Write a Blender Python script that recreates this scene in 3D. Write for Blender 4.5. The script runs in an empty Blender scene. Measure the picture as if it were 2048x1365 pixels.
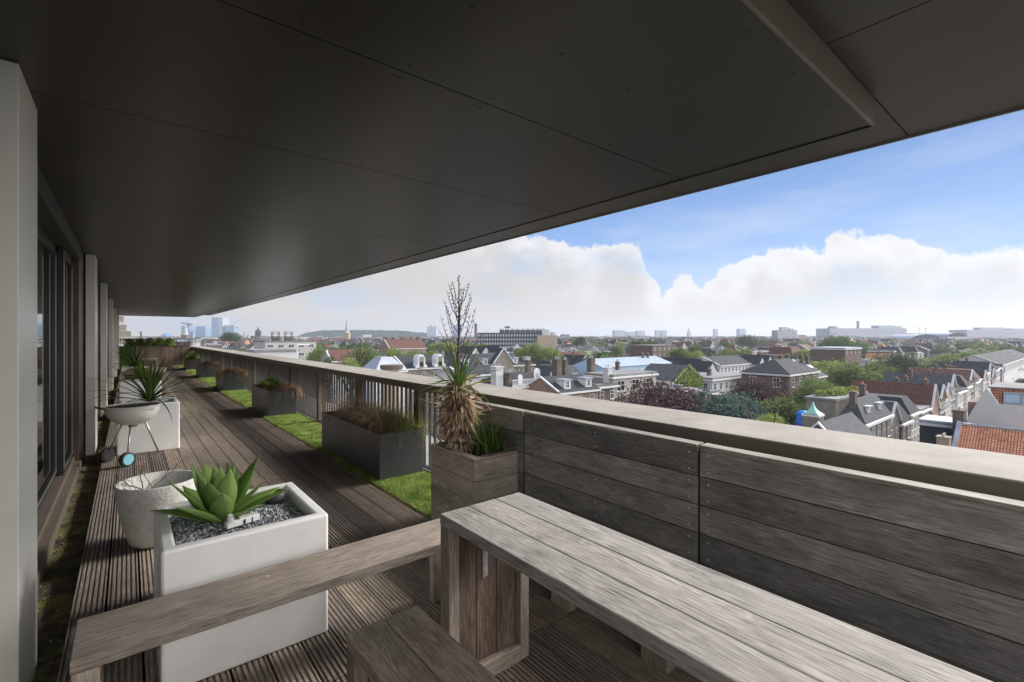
import bpy, math, random
from mathutils import Vector, Matrix, noise
from mathutils.bvhtree import BVHTree
random.seed(7)
R = math.radians
scene = bpy.context.scene
COL = scene.collection
# ------------------------------------------------------------ measured camera geometry
F = 941.0; Y0 = 673.0; CX = 1024.0
TH = math.atan(768 / 941); S = math.sin(TH); C = math.cos(TH)
CAMH = 1.5; G = -24.0                       # eye above the deck, street level below the deck

def P(px, d):
    k = (px - CX) / F
    return d * (S + k * C), d * (C - k * S)
def ZP(py, d): return CAMH - (py - Y0) * d / F
def onX(px, X):                              # Y where a plane X=const is met
    k = (px - CX) / F
    return X * (C - k * S) / (k * C + S)
def proj(x, y, z):
    d = x * S + y * C
    if d < .1: return None
    return CX + F * (x * C - y * S) / d, Y0 - F * (z - CAMH) / d, d

# ------------------------------------------------------------ mesh builder
class MB:
    def __init__(s): s.v = []; s.f = []; s.uv = []; s.r = []; s.m = []
    def face(s, pts, rnd=.5, m=0, grain=None, off=0.0):
        b = len(s.v); pts = [Vector(p) for p in pts]; s.v += pts
        s.f.append(tuple(range(b, b + len(pts)))); s.r.append(rnd); s.m.append(m)
        n = (pts[1] - pts[0]).cross(pts[2] - pts[0])
        if n.length < 1e-12 and len(pts) > 3: n = (pts[2] - pts[0]).cross(pts[3] - pts[0])
        n = n.normalized() if n.length > 0 else Vector((0, 0, 1))
        if grain is not None:
            g = Vector(grain); q = n.cross(g)
            if q.length < .2:
                g = Vector((0, 0, 1)) if abs(n.z) < .8 else Vector((1, 0, 0)); q = n.cross(g)
                for p in pts: s.uv.append((p.dot(g) * .25 + off, p.dot(q) + off * 3.7))
                return
            q.normalize()
            for p in pts: s.uv.append((p.dot(g) + off, p.dot(q) + off * 3.7))
        elif abs(n.z) > .999:
            for p in pts: s.uv.append((p.x + off, p.y))
        else:
            t = Vector((0, 0, 1)).cross(n).normalized(); bb = n.cross(t)
            for p in pts: s.uv.append((p.dot(t) + off, p.dot(bb)))
    def hexa(s, p, rnd=.5, m=0, grain=None, off=0.0, skip=()):
        for i, q in enumerate(((0, 3, 2, 1), (4, 5, 6, 7), (0, 1, 5, 4), (1, 2, 6, 5), (2, 3, 7, 6), (3, 0, 4, 7))):
            if i not in skip: s.face([p[a] for a in q], rnd, m, grain, off)
    def box(s, x0, x1, y0, y1, z0, z1, rnd=None, m=0, grain=None, off=None, skip=()):
        if rnd is None: rnd = random.random()
        if off is None: off = random.random() * 40 if grain else 0
        s.hexa([(x0, y0, z0), (x1, y0, z0), (x1, y1, z0), (x0, y1, z0), (x0, y0, z1), (x1, y0, z1), (x1, y1, z1), (x0, y1, z1)], rnd, m, grain, off, skip)
    def tube(s, pts, rad, seg=8, rnd=.5, m=0, cap=True):
        pts = [Vector(p) for p in pts]
        if not hasattr(rad, '__len__'): rad = [rad] * len(pts)
        rings = []
        for i, p in enumerate(pts):
            t = (pts[min(i + 1, len(pts) - 1)] - pts[max(i - 1, 0)]).normalized()
            a = t.orthogonal().normalized() if i == 0 else (a - t * a.dot(t)).normalized()
            b = t.cross(a)
            rings.append([p + (a * math.cos(2 * math.pi * j / seg) + b * math.sin(2 * math.pi * j / seg)) * rad[i] for j in range(seg)])
        for i in range(len(rings) - 1):
            for j in range(seg):
                k = (j + 1) % seg
                s.face([rings[i][j], rings[i][k], rings[i + 1][k], rings[i + 1][j]], rnd, m)
        if cap:
            s.face(rings[0][::-1], rnd, m); s.face(rings[-1], rnd, m)
    def lathe(s, prof, cx, cy, seg=32, rnd=.5, m=0, a0=0):
        for i in range(len(prof) - 1):
            (r0, z0), (r1, z1) = prof[i], prof[i + 1]
            for j in range(seg):
                a = a0 + 2 * math.pi * j / seg; b = a0 + 2 * math.pi * (j + 1) / seg
                q = [(cx + r0 * math.cos(a), cy + r0 * math.sin(a), z0), (cx + r0 * math.cos(b), cy + r0 * math.sin(b), z0),
                     (cx + r1 * math.cos(b), cy + r1 * math.sin(b), z1), (cx + r1 * math.cos(a), cy + r1 * math.sin(a), z1)]
                if r0 < 1e-6: q = [q[0], q[2], q[3]]
                elif r1 < 1e-6: q = q[:3]
                s.face(q, rnd, m)
    def build(s, name, mats, parent=None, smooth=False, weld=False, bevel=0):
        me = bpy.data.meshes.new(name)
        me.from_pydata([tuple(p) for p in s.v], [], s.f)
        if not isinstance(mats, (list, tuple)): mats = [mats]
        for m in mats: me.materials.append(m)
        uvl = me.uv_layers.new(name='UVMap'); flat = [c for q in s.uv for c in q]
        uvl.data.foreach_set('uv', flat)
        at = me.attributes.new('rnd', 'FLOAT', 'FACE'); at.data.foreach_set('value', s.r)
        me.polygons.foreach_set('material_index', s.m)
        if weld or smooth or bevel:
            import bmesh
            bm = bmesh.new(); bm.from_mesh(me); bmesh.ops.remove_doubles(bm, verts=bm.verts, dist=1e-5)
            bm.to_mesh(me); bm.free()
        if smooth:
            me.polygons.foreach_set('use_smooth', [True] * len(me.polygons))
        o = bpy.data.objects.new(name, me); COL.objects.link(o)
        if parent: o.parent = parent
        if bevel:
            b = o.modifiers.new('edge', 'BEVEL'); b.width = bevel; b.segments = 2; b.limit_method = 'ANGLE'
        return o

def tag(o, label=None, cat=None, group=None, kind=None):
    if label: o['label'] = label
    if cat: o['category'] = cat
    if group: o['group'] = group
    if kind: o['kind'] = kind
    return o
def empty(name, loc, label=None, cat=None, group=None, rz=0):
    o = bpy.data.objects.new(name, None); COL.objects.link(o)
    o.location = loc; o.rotation_euler = (0, 0, rz); o.empty_display_size = .2
    return tag(o, label, cat, group)
def copy_tree(o, parent=None):
    c = o.copy(); COL.objects.link(c); c.parent = parent
    for ch in list(o.children): copy_tree(ch, c)
    return c

# ------------------------------------------------------------ materials
def nodes(name):
    m = bpy.data.materials.new(name); m.use_nodes = True
    nt = m.node_tree; b = nt.nodes['Principled BSDF']
    return m, nt, b
def N(nt, t, **kw):
    n = nt.nodes.new(t)
    for k, v in kw.items():
        if k in n.inputs.keys(): n.inputs[k].default_value = v
        else: setattr(n, k, v)
    return n
def L(nt, a, b): nt.links.new(a, b)
def ramp(nt, fac, stops):
    r = nt.nodes.new('ShaderNodeValToRGB'); e = r.color_ramp.elements
    while len(e) < len(stops): e.new(.5)
    for i, (p, c) in enumerate(stops):
        e[i].position = p; e[i].color = (*c, 1) if len(c) == 3 else c
    if fac is not None: L(nt, fac, r.inputs['Fac'])
    return r
def mix(nt, a, b, fac, mode='MIX'):
    m = nt.nodes.new('ShaderNodeMix'); m.data_type = 'RGBA'; m.blend_type = mode
    for i, v in ((6, a), (7, b), (0, fac)):
        if hasattr(v, 'is_output') or hasattr(v, 'links'): L(nt, v, m.inputs[i])
        elif i == 0: m.inputs[0].default_value = v
        else: m.inputs[i].default_value = (*v, 1)
    return m.outputs[2]
def plain(name, col, rough=.6, metal=0, var=.15, scale=3.0, bump=.0, spec=.5, coord='Object', bscale=None):
    m, nt, b = nodes(name)
    tc = N(nt, 'ShaderNodeTexCoord'); n = N(nt, 'ShaderNodeTexNoise', Scale=scale, Detail=6.0, Roughness=.6)
    L(nt, tc.outputs[coord], n.inputs['Vector'])
    lo = tuple(c * (1 - var) for c in col); hi = tuple(min(1, c * (1 + var)) for c in col)
    r = ramp(nt, n.outputs['Fac'], [(.3, lo), (.7, hi)])
    at = N(nt, 'ShaderNodeAttribute', attribute_name='rnd')
    mr = N(nt, 'ShaderNodeMapRange'); mr.inputs['To Min'].default_value = 1 - var * .8; mr.inputs['To Max'].default_value = 1 + var * .8
    L(nt, at.outputs['Fac'], mr.inputs['Value'])
    cc = N(nt, 'ShaderNodeCombineColor')
    for i in range(3): L(nt, mr.outputs[0], cc.inputs[i])
    L(nt, mix(nt, r.outputs[0], cc.outputs[0], 1.0, 'MULTIPLY'), b.inputs['Base Color'])
    b.inputs['Roughness'].default_value = rough; b.inputs['Metallic'].default_value = metal
    b.inputs['Specular IOR Level'].default_value = spec
    if bump:
        n2 = N(nt, 'ShaderNodeTexNoise', Scale=bscale or scale * 8, Detail=4.0); L(nt, tc.outputs[coord], n2.inputs['Vector'])
        bp = N(nt, 'ShaderNodeBump', Strength=bump, Distance=.02); L(nt, n2.outputs['Fac'], bp.inputs['Height']); L(nt, bp.outputs[0], b.inputs['Normal'])
    return m
def wood(name, dark, mid, light, rough=.75, streak=.55, cracks=.6, mottle=.5, spec=.3, rndamt=.35, grime=None):
    m, nt, b = nodes(name)
    uv = N(nt, 'ShaderNodeUVMap', uv_map='UVMap')
    mp = N(nt, 'ShaderNodeMapping'); mp.inputs['Scale'].default_value = (9, 120, 1); L(nt, uv.outputs[0], mp.inputs[0])
    wob = N(nt, 'ShaderNodeTexNoise', Scale=1.0, Detail=3.0)
    mpw = N(nt, 'ShaderNodeMapping'); mpw.inputs['Scale'].default_value = (1.3, 7, 1); L(nt, uv.outputs[0], mpw.inputs[0]); L(nt, mpw.outputs[0], wob.inputs['Vector'])
    va = N(nt, 'ShaderNodeVectorMath', operation='MULTIPLY_ADD'); va.inputs[1].default_value = (0, 3.2, 0)
    L(nt, wob.outputs['Color'], va.inputs[0]); L(nt, mp.outputs[0], va.inputs[2])
    g = N(nt, 'ShaderNodeTexNoise', Scale=1.0, Detail=8.0, Roughness=.65); L(nt, va.outputs[0], g.inputs['Vector'])
    r = ramp(nt, g.outputs['Fac'], [(.3, dark), (.47, mid), (.72, light)])
    big = N(nt, 'ShaderNodeTexNoise', Scale=1.0, Detail=5.0, Roughness=.6)
    mpb = N(nt, 'ShaderNodeMapping'); mpb.inputs['Scale'].default_value = (2.2, 9, 1); L(nt, uv.outputs[0], mpb.inputs[0]); L(nt, mpb.outputs[0], big.inputs['Vector'])
    rb = ramp(nt, big.outputs['Fac'], [(.3, (1 - mottle,) * 3), (.7, (1 + mottle * .35,) * 3)])
    c1 = mix(nt, r.outputs[0], rb.outputs[0], 1.0, 'MULTIPLY')
    at = N(nt, 'ShaderNodeAttribute', attribute_name='rnd')
    rr = ramp(nt, at.outputs['Fac'], [(0, (1 - rndamt, 1 - rndamt, 1 - rndamt * .9)), (1, (1 + rndamt * .4, 1 + rndamt * .36, 1 + rndamt * .3))])
    wv = N(nt, 'ShaderNodeTexNoise', Scale=1.0, Detail=2.0, Distortion=1.6); mpv = N(nt, 'ShaderNodeMapping'); mpv.inputs['Scale'].default_value = (1.1, 9, 1); L(nt, uv.outputs[0], mpv.inputs[0]); L(nt, mpv.outputs[0], wv.inputs['Vector'])
    sn = N(nt, 'ShaderNodeMath', operation='MULTIPLY'); sn.inputs[1].default_value = 70; L(nt, wv.outputs['Fac'], sn.inputs[0])
    sn2 = N(nt, 'ShaderNodeMath', operation='SINE'); L(nt, sn.outputs[0], sn2.inputs[0])
    rv = ramp(nt, sn2.outputs[0], [(0, (.86, .86, .86)), (.5, (1, 1, 1)), (1, (1.04, 1.04, 1.04))])
    st = N(nt, 'ShaderNodeTexNoise', Scale=1.0, Detail=9.0, Roughness=.75); mps = N(nt, 'ShaderNodeMapping'); mps.inputs['Scale'].default_value = (3, 6, 1); L(nt, uv.outputs[0], mps.inputs[0]); L(nt, mps.outputs[0], st.inputs['Vector'])
    rs = ramp(nt, st.outputs['Fac'], [(.3, (.62, .6, .6)), (.45, (.98, .98, .98)), (.62, (1.03, 1.03, 1.03)), (.75, (1.2, 1.2, 1.2))])
    c1 = mix(nt, mix(nt, c1, rv.outputs[0], 1.0, 'MULTIPLY'), rs.outputs[0], 1.0, 'MULTIPLY')
    c2 = mix(nt, c1, rr.outputs[0], 1.0, 'MULTIPLY')
    # long drying cracks
    mc = N(nt, 'ShaderNodeMapping'); mc.inputs['Scale'].default_value = (2.6, 70, 1); L(nt, va.outputs[0], mc.inputs[0])
    mc.inputs['Scale'].default_value = (.7, 1.1, 1)
    cr = N(nt, 'ShaderNodeTexNoise', Scale=1.0, Detail=3.0); L(nt, mc.outputs[0], cr.inputs['Vector'])
    rc = ramp(nt, cr.outputs['Fac'], [(.335, (1 - cracks,) * 3), (.385, (1, 1, 1))])
    c3 = mix(nt, c2, rc.outputs[0], 1.0, 'MULTIPLY')
    kn = N(nt, 'ShaderNodeTexVoronoi', Scale=1.0); mk_ = N(nt, 'ShaderNodeMapping'); mk_.inputs['Scale'].default_value = (1.6, 5.5, 1); L(nt, uv.outputs[0], mk_.inputs[0]); L(nt, mk_.outputs[0], kn.inputs['Vector'])
    rk = ramp(nt, kn.outputs['Distance'], [(.03, (.45, .4, .36)), (.055, (.8, .77, .75)), (.09, (1, 1, 1))]); c3 = mix(nt, c3, rk.outputs[0], 1.0, 'MULTIPLY')
    if grime:
        gn = N(nt, 'ShaderNodeTexNoise', Scale=2.2, Detail=7.0, Roughness=.7); L(nt, uv.outputs[0], gn.inputs['Vector'])
        rg = ramp(nt, gn.outputs['Fac'], [(.42, (0, 0, 0)), (.62, (1, 1, 1))])
        c3 = mix(nt, c3, grime, rg.outputs[0])
    L(nt, c3, b.inputs['Base Color'])
    b.inputs['Roughness'].default_value = rough; b.inputs['Specular IOR Level'].default_value = spec
    bp = N(nt, 'ShaderNodeBump', Strength=.35, Distance=.003); L(nt, g.outputs['Fac'], bp.inputs['Height']); L(nt, bp.outputs[0], b.inputs['Normal'])
    return m
def brick(name, c1, c2, mortar, sx=.21, sy=.065, msize=.012, rough=.85, bump=.4, off=.5, var=.3):
    m, nt, b = nodes(name)
    uv = N(nt, 'ShaderNodeUVMap', uv_map='UVMap')
    t = N(nt, 'ShaderNodeTexBrick', offset=off); t.inputs['Scale'].default_value = 1
    t.inputs['Color1'].default_value = (*c1, 1); t.inputs['Color2'].default_value = (*c2, 1); t.inputs['Mortar'].default_value = (*mortar, 1)
    t.inputs['Mortar Size'].default_value = msize; t.inputs['Brick Width'].default_value = sx; t.inputs['Row Height'].default_value = sy
    L(nt, uv.outputs[0], t.inputs['Vector'])
    n = N(nt, 'ShaderNodeTexNoise', Scale=.9, Detail=6.0, Roughness=.65); L(nt, uv.outputs[0], n.inputs['Vector'])
    r = ramp(nt, n.outputs['Fac'], [(.3, (1 - var,) * 3), (.7, (1 + var * .5,) * 3)])
    L(nt, mix(nt, t.outputs['Color'], r.outputs[0], 1.0, 'MULTIPLY'), b.inputs['Base Color'])
    b.inputs['Roughness'].default_value = rough; b.inputs['Specular IOR Level'].default_value = .2
    bp = N(nt, 'ShaderNodeBump', Strength=bump, Distance=.04); bp.invert = True
    L(nt, t.outputs['Fac'], bp.inputs['Height']); L(nt, bp.outputs[0], b.inputs['Normal'])
    return m
def leaf(name, dark, light, trans=.35, rough=.5, scale=1.2):
    m, nt, b = nodes(name); out = nt.nodes['Material Output']
    at = N(nt, 'ShaderNodeAttribute', attribute_name='rnd')
    r = ramp(nt, at.outputs['Fac'], [(0, dark), (1, light)])
    oi = N(nt, 'ShaderNodeObjectInfo')
    hs = N(nt, 'ShaderNodeHueSaturation'); 
    mr = N(nt, 'ShaderNodeMapRange'); mr.inputs['To Min'].default_value = .75; mr.inputs['To Max'].default_value = 1.3
    L(nt, oi.outputs['Random'], mr.inputs['Value']); L(nt, mr.outputs[0], hs.inputs['Value']); L(nt, r.outputs[0], hs.inputs['Color'])
    L(nt, hs.outputs[0], b.inputs['Base Color']); b.inputs['Roughness'].default_value = rough
    b.inputs['Specular IOR Level'].default_value = .35 if rough < .5 else .12
    t = N(nt, 'ShaderNodeBsdfTranslucent'); L(nt, hs.outputs[0], t.inputs['Color'])
    ms = N(nt, 'ShaderNodeMixShader', Fac=trans); L(nt, b.outputs[0], ms.inputs[1]); L(nt, t.outputs[0], ms.inputs[2]); L(nt, ms.outputs[0], out.inputs['Surface'])
    return m

W_TABLE = wood('weathered_table_wood', (.25, .235, .215), (.41, .39, .365), (.58, .56, .53), cracks=.6, mottle=.22, rndamt=.22)
W_BENCH = wood('weathered_bench_wood', (.21, .165, .135), (.345, .29, .245), (.49, .435, .385), cracks=.45, mottle=.3, rndamt=.18)
W_STOOL = wood('light_stool_wood', (.3, .235, .185), (.5, .415, .34), (.66, .575, .49), cracks=.45, mottle=.3, rndamt=.12)
W_PANEL = wood('stained_leg_wood', (.07, .05, .04), (.17, .125, .1), (.32, .23, .16), cracks=.5, mottle=.6, rndamt=.3)
W_SCREEN = wood('weathered_screen_wood', (.16, .155, .145), (.28, .275, .262), (.41, .405, .39), cracks=.4, mottle=.45, rndamt=.35)
W_CAP = wood('bleached_cap_wood', (.2, .195, .165), (.33, .325, .285), (.45, .44, .4), cracks=.7, mottle=.45, rndamt=.2)
W_DECK = wood('deck_hardwood', (.2, .16, .13), (.34, .285, .235), (.49, .43, .37), cracks=.25, mottle=.3, rndamt=.4)
W_BROWN = wood('brown_fence_wood', (.13, .09, .062), (.23, .17, .125), (.33, .26, .2), cracks=.4, mottle=.4, rndamt=.4)
W_BOX = wood('planter_box_wood', (.23, .2, .17), (.4, .355, .305), (.54, .49, .43), cracks=.4, mottle=.35, rndamt=.3)
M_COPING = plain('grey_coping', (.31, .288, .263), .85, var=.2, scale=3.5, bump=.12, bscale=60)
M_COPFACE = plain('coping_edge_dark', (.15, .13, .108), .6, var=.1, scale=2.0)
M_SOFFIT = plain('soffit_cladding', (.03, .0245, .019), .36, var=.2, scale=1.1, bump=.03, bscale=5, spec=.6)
M_SCREW = plain('dark_screw', (.015, .013, .012), .5)
M_SEAM = plain('dark_seam', (.008, .007, .006), .9)
M_FIN = plain('cream_fin_paint', (.82, .81, .74), .35, var=.05, scale=1.2)
M_FRAME = plain('dark_window_frame', (.035, .033, .032), .35, var=.1)
M_ALU = plain('pale_frame_trim', (.5, .49, .46), .35, metal=.6, var=.1)
M_SILL = plain('brown_metal_sill', (.2, .165, .135), .45, var=.15, metal=.2)
M_REVEAL = plain('brown_reveal', (.12, .085, .06), .45, var=.15)
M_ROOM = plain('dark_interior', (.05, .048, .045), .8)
M_WHITE = plain('white_planter_plastic', (.9, .9, .9), .4, var=.07, scale=3.0)
M_DARKP = plain('anthracite_planter', (.06, .063, .068), .45, var=.2, scale=3.0, bump=.03)
M_SOIL = plain('dry_soil', (.07, .05, .035), .95, var=.4, scale=12, bump=.8)
M_BOWL = plain('white_enamel', (.8, .79, .76), .22, var=.04)
M_ASH = plain('ashy_metal', (.09, .085, .08), .6, var=.4, scale=10, bump=.3)
M_STEEL = plain('brushed_leg_metal', (.5, .45, .38), .35, metal=.7, var=.1)
M_BLACK = plain('black_rubber', (.02, .02, .021), .6, var=.2)
M_CYAN = plain('pale_blue_hub', (.2, .5, .6), .45, var=.1)
M_GALV = plain('galvanised_steel', (.45, .47, .49), .4, metal=.6, var=.2, scale=30)
M_SCREWL = plain('bright_screw', (.75, .73, .7), .3, metal=.5)
M_STONE = plain('grey_gravel_stone', (.2, .21, .23), .65, var=.55, scale=25)
M_WPLAST = plain('white_adapter_plastic', (.85, .85, .86), .35, var=.03)
M_BAL = plain('dark_baluster', (.05, .046, .042), .5, var=.2)
M_GLASS, nt, b = nodes('window_glass')
b.inputs['Base Color'].default_value = (.01, .012, .013, 1); b.inputs['Roughness'].default_value = .02
b.inputs['Specular IOR Level'].default_value = .9; b.inputs['IOR'].default_value = 1.9
M_COPPER = plain('verdigris_copper', (.22, .45, .38), .6, var=.25)
M_TARP = plain('blue_tarp', (.02, .17, .65), .35, var=.3, scale=2, bump=.6, bscale=3)
# pot with a rough worn glaze
M_POT, nt, b = nodes('worn_pot_glaze')
tc = N(nt, 'ShaderNodeTexCoord'); n1 = N(nt, 'ShaderNodeTexNoise', Scale=7.0, Detail=8.0, Roughness=.75); L(nt, tc.outputs['Object'], n1.inputs['Vector'])
r1 = ramp(nt, n1.outputs['Fac'], [(.36, (.62, .61, .57)), (.5, (.8, .8, .77)), (.7, (.88, .88, .86))]); L(nt, r1.outputs[0], b.inputs['Base Color'])
b.inputs['Roughness'].default_value = .6
n2 = N(nt, 'ShaderNodeTexNoise', Scale=40.0, Detail=6.0, Roughness=.7); L(nt, tc.outputs['Object'], n2.inputs['Vector'])
bp = N(nt, 'ShaderNodeBump', Strength=.7, Distance=.012); L(nt, n2.outputs['Fac'], bp.inputs['Height']); L(nt, bp.outputs[0], b.inputs['Normal'])
# moss and dirt in the gutter
M_MOSS, nt, b = nodes('moss_and_dirt')
tc = N(nt, 'ShaderNodeTexCoord'); n1 = N(nt, 'ShaderNodeTexNoise', Scale=5.0, Detail=8.0, Roughness=.7); L(nt, tc.outputs['Object'], n1.inputs['Vector'])
r1 = ramp(nt, n1.outputs['Fac'], [(.35, (.05, .042, .03)), (.5, (.13, .115, .07)), (.58, (.2, .2, .05)), (.72, (.3, .3, .05))]); L(nt, r1.outputs[0], b.inputs['Base Color'])
b.inputs['Roughness'].default_value = .95
n2 = N(nt, 'ShaderNodeTexNoise', Scale=50.0, Detail=5.0); L(nt, tc.outputs['Object'], n2.inputs['Vector'])
bp = N(nt, 'ShaderNodeBump', Strength=1.0, Distance=.02); L(nt, n2.outputs['Fac'], bp.inputs['Height']); L(nt, bp.outputs[0], b.inputs['Normal'])
# leaves
LF_AGAVE = leaf('agave_leaf', (.2, .36, .08), (.44, .6, .2), .3, .42)
LF_YUCCA = leaf('yucca_leaf', (.035, .09, .02), (.17, .26, .06), .2, .4)
LF_DRY = leaf('dry_leaf', (.15, .09, .055), (.66, .53, .39), .25, .7)
LF_STRAW = leaf('straw_stems', (.22, .14, .08), (.55, .4, .22), .25, .7)
LF_STRAWB = leaf('brown_stems', (.3, .2, .15), (.7, .5, .38), .35, .8)
LF_HERB = leaf('herb_green', (.2, .27, .08), (.6, .66, .24), .45, .6)
LF_LIME = leaf('lime_leaves', (.1, .2, .03), (.36, .5, .08), .3, .5)
LF_TURF = leaf('turf_blade', (.15, .26, .05), (.52, .64, .2), .3, .5)
LF_TWIG = leaf('dry_twig', (.14, .1, .08), (.36, .28, .22), 0, .8)
LF_G1 = leaf('tree_leaf_green', (.06, .095, .035), (.21, .265, .095), .35, .75)
LF_G2 = leaf('tree_leaf_bright', (.1, .15, .04), (.3, .36, .11), .4, .75)
LF_G3 = leaf('tree_leaf_dark', (.038, .066, .028), (.135, .185, .07), .3, .75)
LF_CU = leaf('copper_leaf', (.025, .014, .017), (.11, .065, .07), .25, .75)
LF_CO = leaf('blue_conifer_leaf', (.03, .06, .055), (.12, .18, .155), .2, .75)
M_BARK = plain('tree_bark', (.09, .07, .055), .9, var=.3, bump=.6)
# city
def roofmat(n, c, sx=.3, sy=.2, ms=.012, bump=.5): return brick(n, c, tuple(x * .72 for x in c), tuple(x * .35 for x in c), sx, sy, ms, .9, bump)
CM = dict(
    slate=roofmat('slate_roof', (.052, .056, .066)), slate2=roofmat('grey_slate_roof', (.085, .09, .102), .35, .24),
    redtile=brick('red_pantile_roof', (.7, .32, .18), (.52, .22, .13), (.12, .06, .045), .27, .33, .035, .8, .7, 0),
    browntile=brick('brown_pantile_roof', (.17, .085, .07), (.13, .06, .05), (.06, .03, .025), .25, .3, .04, .85, .6, 0),
    tar=plain('flat_tar_roof', (.13, .13, .135), .9, var=.3, scale=.5), gravelroof=plain('pale_flat_roof', (.16, .163, .17), .9, var=.25, scale=.4),
    white=plain('white_render', (.43, .44, .46), .8, var=.08, scale=.4), cream=plain('cream_render', (.32, .3, .27), .85, var=.12, scale=.4),
    grey=plain('grey_render', (.36, .36, .37), .85, var=.12, scale=.4), bluew=plain('light_blue_panel', (.33, .46, .6), .6, var=.08, scale=.4),
    brickd=brick('dark_brown_brick', (.13, .085, .068), (.1, .065, .055), (.16, .14, .13)), brickr=brick('red_brown_brick', (.26, .13, .09), (.2, .1, .075), (.3, .26, .22)),
    brickg=brick('grey_brick', (.2, .175, .15), (.16, .14, .125), (.25, .23, .21)), stone=plain('brown_stone', (.28, .22, .17), .85, var=.2, scale=.6),
    trim=plain('white_trim', (.5, .515, .54), .6, var=.05), chim=brick('chimney_brick', (.14, .1, .085), (.1, .075, .065), (.13, .12, .11)),
    lead=plain('pale_lead', (.29, .32, .37), .45, metal=.1, var=.15, scale=.8), metalroof=brick('ribbed_metal_roof', (.36, .42, .48), (.33, .39, .45), (.2, .24, .28), .55, 30, .05, .35, .5, 0),
    glassb=plain('blue_tower_glass', (.16, .25, .38), .25, var=.1), darkglass=plain('dark_pane', (.02, .024, .03), .12, var=.3), ivy=leaf('ivy_leaf', (.05, .1, .02), (.2, .26, .07), .3),
    tower=plain('pale_tower', (.3, .34, .4), .5, var=.1), red=plain('red_awning', (.6, .13, .05), .8, var=.2), yellow=plain('yellow_awning', (.7, .55, .12), .8))
FA, nt, b = nodes('tower_facade_grid')
uv = N(nt, 'ShaderNodeUVMap', uv_map='UVMap'); t = N(nt, 'ShaderNodeTexBrick', offset=0); t.inputs['Scale'].default_value = 1
t.inputs['Color1'].default_value = (.12, .15, .2, 1); t.inputs['Color2'].default_value = (.18, .2, .25, 1); t.inputs['Mortar'].default_value = (.42, .43, .45, 1)
t.inputs['Mortar Size'].default_value = .5; t.inputs['Brick Width'].default_value = 4; t.inputs['Row Height'].default_value = 3.4
L(nt, uv.outputs[0], t.inputs['Vector']); L(nt, t.outputs['Color'], b.inputs['Base Color']); b.inputs['Roughness'].default_value = .6
CM['facade'] = FA

# ================================================================= THE TERRACE
YN, YF = -1.1, 32.0
XD0 = -.24
# deck boards with real grooves
mb = MB(); x = XD0; bi = 0
while x < 2.42:
    y1 = YF if x < 1.92 else 3.42
    w = .139; rr = random.random(); off = random.random() * 50
    prof = [(x, 0)]
    ng = 6; pitch = w / (ng + .0)
    for k in range(ng):
        a = x + pitch * (k + .5)
        prof += [(a - .0052, 0), (a - .0038, -.009), (a + .0038, -.009), (a + .0052, 0)]
    prof += [(x + w, 0)]
    # boards butt every few metres
    ya = YN - random.random() * 3
    while ya < y1:
        yb = min(y1, ya + 4.2); rr = random.random(); off = random.random() * 50
        for i in range(len(prof) - 1):
            (xa, za), (xb, zb) = prof[i], prof[i + 1]
            mb.face([(xa, ya + .002, za), (xb, ya + .002, zb), (xb, yb - .002, zb), (xa, yb - .002, za)], rr, 0, (0, 1, 0), off)
        mb.face([(x, ya, -.028), (x, yb, -.028), (x, yb, 0), (x, ya, 0)][::-1], rr, 0, (0, 1, 0), off)
        mb.face([(x + w, ya, -.028), (x + w, yb, -.028), (x + w, yb, 0), (x + w, ya, 0)], rr, 0, (0, 1, 0), off)
        ya = yb
    x += .1505; bi += 1
tag(mb.build('terrace_deck', W_DECK), kind='structure')
mb = MB()
for xx in (-.22, .3, .85, 1.4, 2.0): mb.box(xx, xx + .05, YN, YF, -.098, -.031, .2, 0, (0, 1, 0))
tag(mb.build('deck_joists', W_PANEL), kind='structure')
mb = MB(); mb.box(-7.0, 3.62, YN - .4, YF + .6, -.45, -.102, .5)
tag(mb.build('terrace_slab', plain('roofing_slab', (.1, .1, .1), .95, var=.3, scale=2)), kind='structure')
# mossy gutter strip
mb = MB(); nx, ny = 10, 620
def mz(x, y): return -.094 + .022 * max(0, noise.noise(Vector((x * 7, y * 5, 0)))) + .02 * max(0, noise.noise(Vector((x * 25, y * 22, 3)))) + .006 * noise.noise(Vector((x * 80, y * 80, 9)))
for j in range(ny):
    ya = .2 + (j / ny) ** 1.6 * 31; yb = .2 + ((j + 1) / ny) ** 1.6 * 31
    for i in range(nx):
        xa = -.44 + .24 * i / nx; xb = -.44 + .24 * (i + 1) / nx
        mb.face([(xa, ya, mz(xa, ya)), (xb, ya, mz(xb, ya)), (xb, yb, mz(xb, yb)), (xa, yb, mz(xa, yb))])
tag(mb.build('moss_strip', M_MOSS, smooth=True), kind='structure')

# facade: sill, glass bays, fins
FINS = [(2.72, 3.22), (8.47, 8.98), (12.8, 13.3), (18.0, 18.5), (24.0, 24.5), (29.6, 30.1)]
for i, (ya, yb) in enumerate(FINS):
    mb = MB(); mb.box(-.44, -.34, ya, yb, -.1, 2.597, .5)
    lab = ['nearest cream wall fin filling the left edge of the picture', 'second cream wall fin standing behind the white kettle grill', 'third cream wall fin, behind the spiky plant by the grill',
           'fourth cream wall fin, slim strip behind the third fin', 'fifth cream wall fin along the glass front', 'farthest cream wall fin at the end of the glass front'][i]
    tag(mb.build('wall_fin', M_FIN, bevel=.004), lab, 'wall fin', 'cream fins along the facade')
BAYS = [(-1.1, 2.72), (3.22, 7.73), (8.98, 12.1), (13.3, 17.3), (18.5, 23.2), (24.5, 28.8)]
tr = empty('glass_facade', (-.5, 3, 0), 'dark framed sliding glass facade with brown metal sill along the deck', 'glass wall')
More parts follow.
